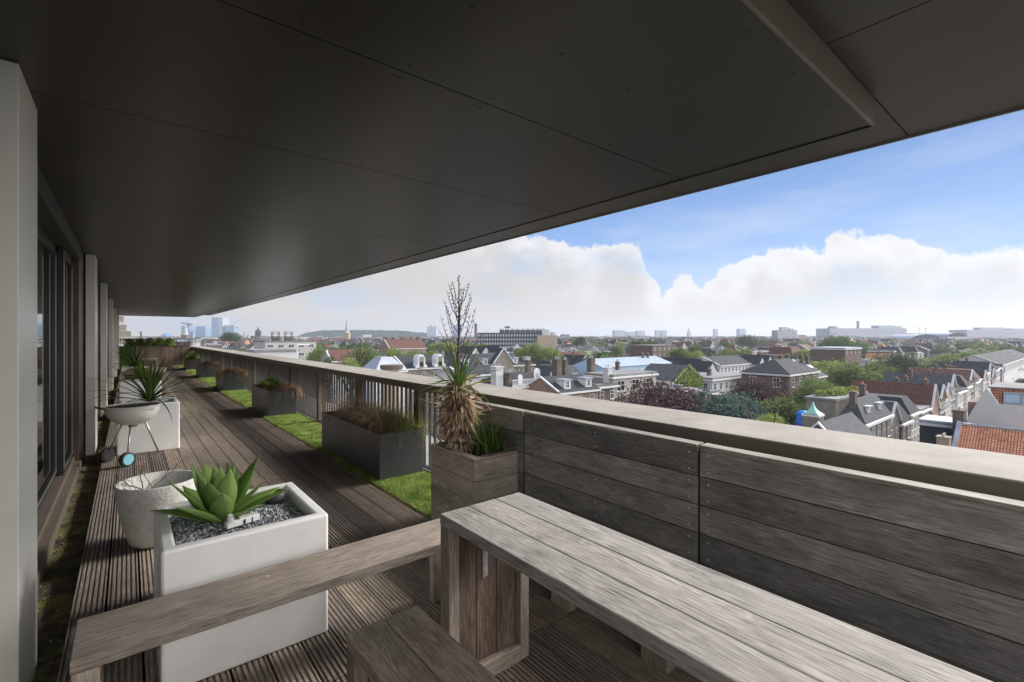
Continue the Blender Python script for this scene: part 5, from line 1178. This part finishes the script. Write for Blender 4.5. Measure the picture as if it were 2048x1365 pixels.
def tree(name, label, px, pyt, hw, d, kind, group='city trees', asp=1.0):
    x, y = P(px, d); rad = hw * d / F * 1.42; zt = ZP(pyt, d); hr = rad * asp
    hr = min(hr, (zt - G) * .55); zc = zt - hr * .95
    r = empty(name, (x, y, G), label, 'tree', group, rz=px * 1.7)
    c_ = bpy.data.objects.new('crown', CR[kind]); COL.objects.link(c_); c_.parent = r; c_.location = (0, 0, zc - G); c_.scale = (rad, rad, hr * 1.1)
    t = bpy.data.objects.new('trunk', TRUNK); COL.objects.link(t); t.parent = r; hh = zc - G; t.scale = (hh * .5, hh * .5, hh * .85)
    FOOT.append((x - rad * .7, x + rad * .7, y - rad * .7, y + rad * .7)); reserve(px - hw * .85, px + hw * .85, pyt + hw * 1.2, d)
T = [('copper_beech', 'large dark purple copper beech just beyond the coping', 1327, 750, 88, 76, 'cu', .85), ('blue_conifer', 'blue-green layered conifer between copper beech and green trees', 1452, 768, 62, 74, 'co', .9), ('purple_tree', 'smaller dark purple tree behind the conifer', 1516, 750, 46, 92, 'cu', .9),
     ('green_tree', 'loose mid-green tree in front of the hipped brick house', 1572, 784, 62, 76, 'g1', .8), ('lime_bush_tree', 'bright lime tree top just above the coping', 1535, 826, 30, 62, 'g2', .8), ('green_tree', 'green tree right of the hipped brick house', 1640, 750, 42, 96, 'g1b', 1.1),
     ('round_tree', 'broad round green tree left of the tall dark tree', 1705, 716, 58, 128, 'g1', .8), ('tall_dark_tree', 'tall dark tree above the brown pantile roof', 1792, 697, 34, 150, 'g3', 1.2), ('round_tree', 'green tree joined to the right of the broad round tree', 1752, 722, 38, 135, 'g1b', .9),
     ('oak_tree', 'dark oak standing high near the right horizon', 1673, 668, 30, 300, 'g3', .8), ('distant_tree', 'dark small tree right of the high dark oak', 1727, 682, 20, 330, 'g3', .7), ('round_tree', 'big round yellow-green tree at the far right', 1960, 692, 44, 215, 'g1', .75), ('round_tree', 'wide olive tree left of the big yellow-green tree', 1885, 706, 40, 220, 'g2', .55), ('round_tree', 'olive tree behind the street roofs on the right', 1925, 702, 32, 222, 'g1b', .65),
     ('round_tree', 'large dark green tree below the slender spire', 730, 682, 36, 175, 'g1', 1.15), ('bright_tree', 'bright green tree rising just over the railing left of centre', 702, 714, 22, 118, 'g2', .9), ('round_tree', 'soft green tree at left beyond the long flat building', 633, 694, 26, 160, 'g1b', 1.1), ('round_tree', 'small green tree beside the red roof house', 660, 708, 14, 140, 'g1', 1.2), ('bright_tree', 'light green tree in front of the brown church hall', 822, 700, 18, 200, 'g2', .8), ('bright_tree', 'light green tree left of the brown church hall', 790, 694, 14, 230, 'g2', .9), ('bright_tree', 'light green tree right of the brown church hall', 862, 700, 16, 220, 'g2', .8),
     ('round_tree', 'dark green tree behind the metal roof hall', 1288, 674, 26, 330, 'g3', .9), ('bright_tree', 'light yellow-green tree above the metal roof hall', 1362, 692, 20, 235, 'g2', .8), ('bright_tree', 'pale green small tree above the white chimney', 1236, 687, 13, 300, 'g2', 1.0), ('round_tree', 'feathery green tree above the broad brick chimney', 1080, 681, 22, 215, 'g1', 1.1), ('bright_tree', 'olive green tree beside the feathery green tree', 1104, 692, 14, 210, 'g2', 1.0), ('round_tree', 'pale green tree left of the feathery green tree', 1054, 688, 18, 225, 'g2', .9),
     ('round_tree', 'small dark tree right of the folded-roof building', 1157, 671, 13, 420, 'g3', .8), ('bright_tree', 'yellow-green tree above the twin white gables', 1395, 700, 18, 215, 'g2', .9), ('round_tree', 'round green tree left of the far white gables', 1452, 694, 20, 250, 'g1', .8), ('bright_tree', 'lighter green tree above the dark slate row', 1487, 696, 18, 245, 'g2', .7), ('round_tree', 'dark tree dome at far left beside the office towers', 461, 663, 15, 480, 'g3', .7), ('round_tree', 'blue-green tree in the middle of the horizon haze', 1502, 668, 22, 480, 'g3', .6), ('round_tree', 'dark green tree near the canal gap', 1388, 690, 12, 280, 'g3', 1.0),
     ('bright_tree', 'long low row of light green trees, leftmost crown', 880, 684, 16, 330, 'g2', .5), ('bright_tree', 'second crown in the low row of light green trees', 905, 685, 17, 330, 'g2', .5), ('bright_tree', 'third crown in the low row of light green trees', 935, 684, 17, 330, 'g2', .5), ('bright_tree', 'rightmost crown in the low row of light green trees', 965, 686, 16, 330, 'g2', .5), ('round_tree', 'dark green tree beside the white church at the right edge', 2035, 690, 25, 320, 'g1', .6), ('round_tree', 'dark low tree below the big round yellow-green tree', 2046, 755, 12, 150, 'g3', 1)]
for nm, lb, px, pt, hw, d, kd, asp in T: tree(nm, lb, px, pt, hw, d, kd, asp=asp)

# ---------------------------------------------------------------- generic city fabric
q = random.Random(123)
def clear(x0, x1, y0, y1):
    for a, b_, c_, d_ in FOOT:
        if x0 < b_ + .3 and x1 > a - .3 and y0 < d_ + .3 and y1 > c_ - .3: return False
    return True
def visible_ok(x0, x1, y0, ztop):
    cs = [proj(x0, y0, ztop), proj(x1, y0, ztop), proj(x0, y0 + 10, ztop)]
    if any(c_ is None for c_ in cs): return None
    pa = min(c_[0] for c_ in cs); pb = max(c_[0] for c_ in cs); dm = min(c_[2] for c_ in cs); pt = min(c_[1] for c_ in cs)
    if pb < 235 or pa > 2090: return None
    # hidden below the coping line?
    cl = 673 + .1335 * (pa - 256)
    if pt > cl + 40: return None
    for r0, r1, pyb, d in RESERVED:
        if pb > r0 and pa < r1 and dm < d + 2 and pt < pyb: return None
    return (pa + pb) / 2, pt, dm
marks = [(371, 'beneath the disc-topped tower'), (434, 'beneath the tallest glass tower'), (500, 'beneath the domed church'), (565, 'around the two steel roof frames'), (640, 'around the soft green tree'), (694, 'beneath the slender spire'), (760, 'above the pale pyramid roof'), (815, 'around the brown church hall'), (870, 'above the scroll gables'), (951, 'beneath the clock tower'), (1020, 'beneath the folded-roof building'), (1090, 'around the feathery green tree'), (1155, 'above the dormer house'), (1215, 'above the white chimney'), (1260, 'beneath the three pale slabs'), (1323, 'beneath the twin pale slabs'), (1378, 'beneath the pale far-off spire'), (1435, 'above the twin white gables'), (1485, 'beneath the white-topped tower'), (1575, 'beneath the broad brown flats'), (1673, 'around the dark oak'), (1730, 'beneath the round hospital chimney'), (1792, 'above the tall dark tree'), (1853, 'beneath the large arched hall'), (1915, 'beneath the smaller arched hall'), (1985, 'beneath the right-end office block')]
cand = []
yrow = 42.0
while yrow < 900:
    for side in (0, 1):
        y0_ = yrow + side * 29; x = -20 + q.uniform(0, 6)
        # how far along x this row can be seen
        xmax = min(1500, y0_ * 22 + 60)
        while x < xmax:
            w = q.uniform(5.5, 8.5) if q.random() < .75 else q.uniform(10, 18); dep = q.uniform(10, 13)
            if q.random() < .08: x += q.uniform(8, 18); continue
            d = (x + w / 2) * S + (y0_ + 5) * C
            if d > 78 and d < 1250: cand.append((d, x, x + w - .1, y0_ + q.uniform(-.6, .6), dep))
            x += w
    yrow += 56
cand.sort(key=lambda c_: c_[0])
built = []; rest = MB(); nrest = 0
MATR = ['slate', 'slate2', 'tar', 'gravelroof', 'browntile', 'redtile', 'lead', 'white', 'brickd', 'brickg', 'cream', 'grey', 'brickr', 'chim', 'trim', 'darkglass']
MI = {m: i for i, m in enumerate(MATR)}
trees_spots = []
for d, x0, x1, y0_, dep in cand:
    ze = q.uniform(-12.5, -8.0) + (1.0 if d > 250 else 0) + (1.5 if d > 500 else 0); rf = q.choice(['gable_x', 'gable_y', 'flat', 'mansard', 'hip', 'flat', 'gable_y', 'gable_x']); rise = q.uniform(2.4, 4.2)
    if x1 - x0 > 9.5 and rf == 'gable_y': rf = 'gable_x'
    zr = ze + (rise if rf not in ('flat',) else .35)
    wl = q.choice(['brickd', 'brickd', 'brickg', 'brickr', 'cream', 'white', 'white', 'grey']); rm = q.choice(['slate', 'slate', 'slate2', 'browntile', 'slate']) if rf != 'flat' else q.choice(['tar', 'gravelroof', 'tar', 'lead'])
    if q.random() < .04 and rf != 'flat': rm = 'redtile'
    if not clear(x0, x1, y0_, y0_ + dep): continue
    v = visible_ok(x0, x1, y0_, zr)
    if not v: continue
    ch = tuple((q.uniform(.1, .9), q.uniform(.2, .8), q.uniform(.3, 1.2)) for _ in range(q.choice([1, 1, 2])))
    if len(built) < 285:
        built.append((d, v[0], x0, x1, y0_, dep, ze, zr, rf, wl, rm, ch)); FOOT.append((x0, x1, y0_, y0_ + dep))
    else:
        nrest += 1
        if rf in ('gable_x', 'gable_y'): gable_walls(rest, x0, x1, y0_, y0_ + dep, G, ze, zr, rf[-1], MI[wl]); gable_roof(rest, x0, x1, y0_, y0_ + dep, ze, zr, rf[-1], .3, MI[rm])
        else:
            rest.box(x0, x1, y0_, y0_ + dep, G, ze, q.random(), MI[wl], skip=(0,))
            if rf == 'flat': rest.box(x0 - .2, x1 + .2, y0_ - .2, y0_ + dep + .2, ze + .01, ze + .4, q.random(), MI[rm], skip=(0,))
            else: frustum(rest, x0 - .2, x1 + .2, y0_ - .2, y0_ + dep + .2, ze + .01, zr, 1.8 if rf == 'mansard' else min(x1 - x0, dep) / 2 - .1, MI[rm])
        for c_ in ch:
            cx_ = x0 + (x1 - x0) * c_[0]; cy_ = y0_ + dep * c_[1]; m_ = q.choice(['chim', 'trim', 'brickr', 'chim']); rest.box(cx_ - .5, cx_ + .5, cy_ - .4, cy_ + .4, ze, zr + c_[2], q.random(), MI[m_], skip=(0,))
        if q.random() < .5: rest.box(x0 + .3, x1 - .3, y0_ - .3, y0_ - .05, ze - .6, ze - .1, .5, MI['trim'])
        if d < 600 and wl != 'darkglass':
            k = x0 + .9
            while k < x1 - .9: rest.box(k - .5, k + .5, y0_ - .06, y0_ - .01, ze - 2.6, ze - 1.0, .5, MI['darkglass']); k += 2.1
        if rf == 'flat' and q.random() < .6: a = q.uniform(x0 + .5, (x0 + x1) / 2); rest.box(a, a + q.uniform(1.5, 3), y0_ + 2, y0_ + 5, ze + .41, ze + q.uniform(1.2, 2.6), q.random(), MI[q.choice(['white', 'grey', 'brickd', 'lead'])])
tag(rest.build('distant_rooftops', [CM[m] for m in MATR]), 'distant sea of small roofs reaching to the horizon', 'rooftops', kind='stuff')
roofw = dict(slate='dark slate', slate2='grey slate', tar='black', gravelroof='pale', browntile='brown tile', redtile='red tile', lead='pale lead')
form = dict(gable_x='side gable', gable_y='front gable', flat='flat', mansard='mansard', hip='hipped')
byl = {}
for i, b_ in enumerate(built):
    mk = min(marks, key=lambda m: abs(m[0] - b_[1]))[1]; base = f'{names[b_[9]]} house with {roofw[b_[10]]} {form[b_[8]]} roof'
    byl.setdefault((base, mk), []).append(i)
LABS = {}
for (base, mk), idx in byl.items():
    if len(idx) == 1: LABS[idx[0]] = f'{base}, {mk}'
    else:
        idx.sort(key=lambda i: built[i][1]); n = len(idx)
        for j, i in enumerate(idx):
            pos = 'leftmost' if j == 0 else ('rightmost' if j == n - 1 else f'{ordn[j]} from left')
            LABS[i] = (f'{pos} {base}, {mk}' if j in (0, n - 1) else f'{base}, {mk}, {pos}').replace(' rendered house with', ' house with').replace('red-brown brick', 'red-brick').replace('dark brown brick', 'dark brick').replace('beneath the domed church', 'below domed church').replace('beneath the round hospital chimney', 'below hospital chimney').replace(' from left', '')
for i, (d, pc_, x0, x1, y0_, dep, ze, zr, rf, wl, rm, ch) in enumerate(built):
    near = d < 230
    hr_ = house('town_house', LABS[i], 'house', x0, x1, y0_, y0_ + dep, ze, zr, rf, wl, rm, win=('y',) if near else (), wsize=(1.0, 1.6), wgap=2.2, floors=2 if d < 150 else 1, chim=ch, group='closely packed town houses', dorm=((.5,) if near and rf in ('gable_x', 'mansard') and q.random() < .5 else ()))
    FOOT.pop()
    if near:
        w2, d2, zE, zR = (x1 - x0) / 2, dep / 2, ze - G, zr - G
        if q.random() < .55:
            ax_, ay_ = q.uniform(-w2 * .7, w2 * .7), 0 if rf != 'gable_y' else q.uniform(-d2 * .7, d2 * .7)
            if rf == 'gable_y': ax_ = 0
            mb = MB(); mb.tube([(ax_, ay_, zR - .3), (ax_, ay_, zR + 2.2)], .035, 4)
            for zz in (1.5, 1.8, 2.1): mb.tube([(ax_ - .5, ay_, zR + zz), (ax_ + .5, ay_, zR + zz)], .025, 4)
            mb.build('antenna', M_FRAME, hr_)
        if rf == 'gable_x':
            for _ in range(q.choice([0, 1, 2])):
                sx_ = q.uniform(-w2 * .7, w2 * .5); ta, tb = .45, .68; f_ = lambda t: (-d2 * (1 - t), zE + (zR - zE) * t + .2)
                (ya_, za_), (yb_, zb_) = f_(ta), f_(tb); mb = MB(); mb.hexa([(sx_, ya_, za_ - .1), (sx_ + .9, ya_, za_ - .1), (sx_ + .9, yb_, zb_ - .1), (sx_, yb_, zb_ - .1), (sx_, ya_, za_), (sx_ + .9, ya_, za_), (sx_ + .9, yb_, zb_), (sx_, yb_, zb_)], .5)
                mb.build('skylight', CM['bluew'], hr_)
        if rf == 'flat':
            for _ in range(q.choice([1, 2, 3])):
                bx_, by_ = q.uniform(-w2 * .8, w2 * .5), q.uniform(-d2 * .7, d2 * .5); mb = MB(); mb.box(bx_, bx_ + q.uniform(.6, 1.6), by_, by_ + 1.2, zE + .352, zE + q.uniform(.8, 1.8)); mb.build('roof_box', CM[q.choice(['lead', 'white', 'grey'])], hr_)
# street and garden trees between the rows
nt_ = 0; tl = {}
specs = []
for k in range(7000):
    d = 105 * (7 ** q.random()); px = q.uniform(470, 2060); x, y = P(px, d); rad = q.uniform(5, 9.5); zt = q.uniform(-7.5, -3.5)
    if d > 300: rad *= 1.4; zt += 2.5
    if not clear(x - 1.3, x + 1.3, y - 1.3, y + 1.3): continue
    if y < 33 and x > 60: continue
    v = visible_ok(x - rad * .5, x + rad * .5, y, zt)
    if not v: continue
    specs.append((px, d, x, y, rad, zt, q.choice(['s1', 's1', 's2', 's3']))); FOOT.append((x - 3, x + 3, y - 3, y + 3))
    if len(specs) > 285: break
tn = dict(s1='mid-green', s2='light green', s3='dark green')
byl = {}
for i, s_ in enumerate(specs):
    mk = min(marks, key=lambda m: abs(m[0] - s_[0]))[1]; byl.setdefault((tn[s_[6]], mk), []).append(i)
for (tone, mk), idx in byl.items():
    idx.sort(key=lambda i: specs[i][0]); n = len(idx)
    for j, i in enumerate(idx):
        px, d, x, y, rad, zt, kd = specs[i]; lb = f'{tone} tree among the roofs {mk}' + ('' if n == 1 else (', leftmost' if j == 0 else (', rightmost' if j == n - 1 else f', {ordn[j]} from left')))
        r = empty('street_tree', (x, y, G), lb, 'tree', 'small trees between the roofs', rz=px)
        c_ = bpy.data.objects.new('crown', CR[kd]); COL.objects.link(c_); c_.parent = r; c_.location = (0, 0, zt - rad * .8 - G); c_.scale = (rad, rad, rad * .85)
        t = bpy.data.objects.new('trunk', TRUNK); COL.objects.link(t); t.parent = r; hh = zt - rad - G; t.scale = (hh * .4, hh * .4, hh * .85)
# far sprawl and far woods
mb = MB()
for k in range(3800):
    d = 1150 * (3.6 ** q.random()); px = q.uniform(236, 2100); x, y = P(px, d); w = q.uniform(8, 28) * (1 + d / 3000); z = q.uniform(-11, -1) + (d / 1000) * .6; dep = q.uniform(10, 25)
    if q.random() < .02: z += q.uniform(3, 9)
    mb.box(x, x + w, y, y + dep, G, z, q.random(), q.choice([MI['brickd'], MI['grey'], MI['white'], MI['brickg'], MI['cream']]), skip=(0,)); mb.box(x - .3, x + w + .3, y - .3, y + dep + .3, z + .02, z + .8, q.random(), q.choice([MI['slate'], MI['tar'], MI['gravelroof'], MI['browntile']]), skip=(0,))
tag(mb.build('far_sprawl', [CM[m] for m in MATR]), 'hazy low sprawl of the outer city below the horizon', 'rooftops', kind='stuff')
mb = MB()
for k in range(5200):
    d = q.choice([q.uniform(700, 1500), q.uniform(1500, 4200)]); px = q.uniform(236, 2100)
    if d < 1500 and not (noise.noise(Vector((px * .012, d * .004, 0))) > .02): continue
    x, y = P(px, d); s_ = q.uniform(6, 12) * (1 + d / 3500); zt = q.uniform(-9, -3) + d / 1000 * .8; n = 5
    for j in range(n):
        a = Vector((q.uniform(-1, 1), q.uniform(-1, 1), q.uniform(-.6, 1))).normalized(); b2 = a.orthogonal().normalized(); p = Vector((x + q.uniform(-s_, s_), y + q.uniform(-s_, s_), zt - s_ * .5 + q.uniform(-3, 2)))
        mb.face([p - a * s_ * .7, p + b2 * s_ * .5, p + a * s_ * .7, p - b2 * s_ * .5], q.random())
tag(mb.build('far_woods', LF_G3), 'far-off tree tops merging into one dark green mass', 'woods', kind='stuff')
# long wooded rise on the left horizon
mb = MB(); n = 160
def rise(t): return ZP(664 - 3.5 * math.sin(math.pi * min(1, t * 1.15)) ** .5 + 1.2 * noise.noise(Vector((t * 25, 0, 0))) + (6 * max(0, .15 - t) / .15) + (3 * max(0, t - .85) / .15), 2600)
for i in range(n):
    t0, t1 = i / n, (i + 1) / n; x0, y0_ = P(600 + 260 * t0, 2600); x1, y1_ = P(600 + 260 * t1, 2600); x2, y2 = P(600 + 260 * t1, 3100); x3, y3 = P(600 + 260 * t0, 3100)
    mb.face([(x0, y0_, G - 1), (x1, y1_, G - 1), (x1, y1_, rise(t1)), (x0, y0_, rise(t0))]); mb.face([(x0, y0_, rise(t0)), (x1, y1_, rise(t1)), (x2, y2, G), (x3, y3, G)])
tag(mb.build('wooded_hill', plain('hill_green', (.05, .075, .05), .95, var=.4, scale=.02)), kind='structure')

# ground and street
mb = MB(); mb.face([(-9000, -9000, G), (9000, -9000, G), (9000, 9000, G), (-9000, 9000, G)])
tag(mb.build('ground', plain('city_ground', (.09, .095, .08), .95, var=.4, scale=.02)), kind='structure')
mb = MB(); mb.face([(60, 12.2, G + .004), (420, 12.2, G + .004), (420, 18.8, G + .004), (60, 18.8, G + .004)]); tag(mb.build('street_road', plain('brick_paving', (.13, .11, .1), .9, var=.2, scale=.6)), kind='structure')
mb = MB(); mb.box(60, 420, 17.2, 18.9, G, G + .12, .5); mb.box(60, 420, 11.0, 12.6, G, G + .12, .5); tag(mb.build('pavement', plain('pavement_slabs', (.25, .24, .23), .9, var=.2, scale=.8)), kind='structure')
# the building under the terrace
mb = MB(); mb.box(-7, 3.6, YN - .4, YF + .6, G, -.46, .5); tag(mb.build('own_building', CM['grey']), 'grey building below the terrace slab', 'building')

# ================================================================= SKY, SUN, HAZE, CAMERA
SUN_AZ = R(-8)       # from +X toward +Y
SUN_EL = R(34)
world = bpy.data.worlds.new('World'); scene.world = world; world.use_nodes = True; nt = world.node_tree
bg = nt.nodes['Background']; bg.inputs['Strength'].default_value = 1.0
sky = N(nt, 'ShaderNodeTexSky'); sky.sky_type = 'NISHITA'; sky.sun_disc = False; sky.sun_elevation = SUN_EL; sky.sun_rotation = math.pi / 2 - SUN_AZ
sky.air_density = 1.0; sky.dust_density = .15; sky.ozone_density = 1.6
SKYK = .05 * .75
sc = N(nt, 'ShaderNodeVectorMath', operation='SCALE'); sc.inputs['Scale'].default_value = SKYK; L(nt, sky.outputs[0], sc.inputs[0])
tc = N(nt, 'ShaderNodeTexCoord'); sep = N(nt, 'ShaderNodeSeparateXYZ'); L(nt, tc.outputs['Generated'], sep.inputs[0])
def M(op, a, b=None, c=None, clamp=False):
    m = N(nt, 'ShaderNodeMath', operation=op); m.use_clamp = clamp
    for i, v in enumerate((a, b, c)):
        if v is None: continue
        if hasattr(v, 'is_output'): L(nt, v, m.inputs[i])
        else: m.inputs[i].default_value = v
    return m.outputs[0]
azi = M('ARCTAN2', sep.outputs['X'], sep.outputs['Y'])            # bearing from +Y toward +X
hyp = M('SQRT', M('ADD', M('MULTIPLY', sep.outputs['X'], sep.outputs['X']), M('MULTIPLY', sep.outputs['Y'], sep.outputs['Y'])))
elev = M('ARCTAN2', sep.outputs['Z'], hyp)
A0, A1 = R(0), R(90); EM = R(30)
cl_pts = [(256, 380), (700, 400), (960, 440), (1060, 468), (1130, 482), (1200, 490), (1262, 482), (1284, 496), (1298, 548), (1325, 572), (1350, 556), (1376, 542), (1402, 570), (1450, 536), (1500, 512), (1560, 498), (1640, 492), (1690, 472), (1740, 460), (1800, 466), (1850, 486), (1890, 502), (1930, 492), (2000, 494), (2048, 488), (2250, 500)]
fc = N(nt, 'ShaderNodeFloatCurve'); cv = fc.mapping.curves[0]; pts = []
for px, py in cl_pts:
    b_ = math.atan((px - CX) / F) + TH; e = math.atan((Y0 - py) / F * math.cos(b_ - TH)); pts.append(((b_ - A0) / (A1 - A0), e / EM))
cv.points[0].location = pts[0]; cv.points[1].location = pts[-1]
for p in pts[1:-1]: cv.points.new(*p)
for p in cv.points: p.handle_type = 'VECTOR'
fc.mapping.update()
L(nt, M('DIVIDE', M('SUBTRACT', azi, A0), A1 - A0, clamp=True), fc.inputs['Value'])
hi = N(nt, 'ShaderNodeMapRange'); hi.inputs['From Min'].default_value = R(94); hi.inputs['From Max'].default_value = R(115); hi.inputs['To Max'].default_value = .9; L(nt, M('ABSOLUTE', azi), hi.inputs['Value'])  # cloud bank raised out of view, added to widen the fill light
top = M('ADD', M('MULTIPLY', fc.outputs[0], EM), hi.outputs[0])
n1 = N(nt, 'ShaderNodeTexNoise', Scale=16.0, Detail=9.0, Roughness=.55); L(nt, tc.outputs['Generated'], n1.inputs['Vector'])
n2 = N(nt, 'ShaderNodeTexNoise', Scale=5.0, Detail=8.0, Roughness=.6); 
mpc = N(nt, 'ShaderNodeMapping'); mpc.inputs['Scale'].default_value = (.8, .8, 3.6); L(nt, tc.outputs['Generated'], mpc.inputs[0]); L(nt, mpc.outputs[0], n2.inputs['Vector'])
off = M('MULTIPLY', M('SUBTRACT', n1.outputs['Fac'], .5), .11)
dlt = M('SUBTRACT', M('ADD', top, off), elev)                      # >0 inside the cloud bank
mask = M('MULTIPLY', dlt, 130.0, clamp=True)
# thin gap of blue under the left cloud
wisp = N(nt, 'ShaderNodeMapRange'); wisp.inputs['From Min'].default_value = .5; wisp.inputs['From Max'].default_value = .82; wisp.inputs['To Max'].default_value = .35; L(nt, n2.outputs['Fac'], wisp.inputs['Value'])
n3 = N(nt, 'ShaderNodeTexNoise', Scale=4.2, Detail=7.0, Roughness=.55); mp3 = N(nt, 'ShaderNodeMapping'); mp3.inputs['Scale'].default_value = (1, 1, 2.0); mp3.inputs['Location'].default_value = (3.1, .4, 1.7); L(nt, tc.outputs['Generated'], mp3.inputs[0]); L(nt, mp3.outputs[0], n3.inputs['Vector'])
hole = N(nt, 'ShaderNodeMapRange'); hole.inputs['From Min'].default_value = .52; hole.inputs['From Max'].default_value = .72; hole.inputs['To Min'].default_value = 1.0; hole.inputs['To Max'].default_value = .35; L(nt, n3.outputs['Fac'], hole.inputs['Value'])
mask2 = M('MAXIMUM', M('MULTIPLY', mask, hole.outputs[0]), wisp.outputs[0])
depth = M('MULTIPLY', dlt, 5.0, clamp=True)
# billow shading inside the bank
bil = M('ADD', M('MULTIPLY', n3.outputs['Fac'], .9), M('MULTIPLY', n1.outputs['Fac'], .7))
shade = M('SUBTRACT', M('ADD', depth, bil), .68, clamp=True)
cr = ramp(nt, shade, [(.0, (.285, .285, .288)), (.25, (.255, .254, .255)), (.5, (.212, .21, .207)), (1, (.198, .192, .183))])
# warm pale band at the horizon
hz = M('SUBTRACT', 1.0, M('MULTIPLY', elev, 9.0, clamp=True), clamp=True)
cloud0 = mix(nt, cr.outputs[0], (.27, .245, .212), M('MULTIPLY', hz, .9))
br = N(nt, 'ShaderNodeMapRange'); br.inputs['From Min'].default_value = R(92); br.inputs['From Max'].default_value = R(118); br.inputs['To Min'].default_value = 1.0; br.inputs['To Max'].default_value = 4.5  # unseen cloud beside and behind the camera, brightened to fill the terrace
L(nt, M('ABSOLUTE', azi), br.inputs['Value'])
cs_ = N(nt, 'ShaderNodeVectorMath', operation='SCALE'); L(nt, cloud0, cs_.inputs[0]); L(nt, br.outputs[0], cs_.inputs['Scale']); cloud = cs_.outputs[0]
eg = ramp(nt, M('DIVIDE', elev, R(40), clamp=True), [(0, (.17, .225, .31)), (.3, (.07, .13, .255)), (.55, (.022, .062, .17)), (1, (.016, .048, .14))])
skyc = mix(nt, sc.outputs[0], eg.outputs[0], .85)
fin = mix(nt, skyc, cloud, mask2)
low = M('GREATER_THAN', elev, -.02)
fin2 = mix(nt, (.12, .12, .115), fin, low)
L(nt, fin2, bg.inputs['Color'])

sl = bpy.data.lights.new('sun', 'SUN'); sl.energy = 2.3; sl.angle = R(18); sl.color = (1, .955, .89)
so = bpy.data.objects.new('sun', sl); COL.objects.link(so)
dv = Vector((math.cos(SUN_AZ) * math.cos(SUN_EL), math.sin(SUN_AZ) * math.cos(SUN_EL), math.sin(SUN_EL)))
so.rotation_euler = dv.to_track_quat('Z', 'Y').to_euler()

mb = MB(); mb.box(-5600, 5600, -5600, 5600, G - 1, 150, .5)
hm = bpy.data.materials.new('haze_air'); hm.use_nodes = True; nt = hm.node_tree; nt.nodes.remove(nt.nodes['Principled BSDF'])
pv = N(nt, 'ShaderNodeVolumePrincipled'); pv.inputs['Density'].default_value = .00018; pv.inputs['Color'].default_value = (.66, .73, .86, 1); pv.inputs['Anisotropy'].default_value = .3
L(nt, pv.outputs[0], nt.nodes['Material Output'].inputs['Volume'])
tag(mb.build('haze', hm), kind='stuff')

cam = bpy.data.cameras.new('camera'); co = bpy.data.objects.new('camera', cam); COL.objects.link(co)
cam.sensor_width = 36; cam.lens = 36 * F / 2048; cam.shift_y = -(682.5 - Y0) / 2048; cam.clip_end = 20000; cam.clip_start = .05
co.location = (0, 0, CAMH); co.rotation_euler = (R(90), 0, -TH); scene.camera = co
scene.render.resolution_x = 1024; scene.render.resolution_y = 682
scene.view_settings.view_transform = 'Standard'; scene.view_settings.look = 'None'; scene.view_settings.exposure = 1.75; scene.view_settings.gamma = 1
scene.render.engine = 'CYCLES'
print('BUILT', len(built), 'houses; rest', nrest, 'trees', len(specs), 'objects', len(bpy.data.objects))
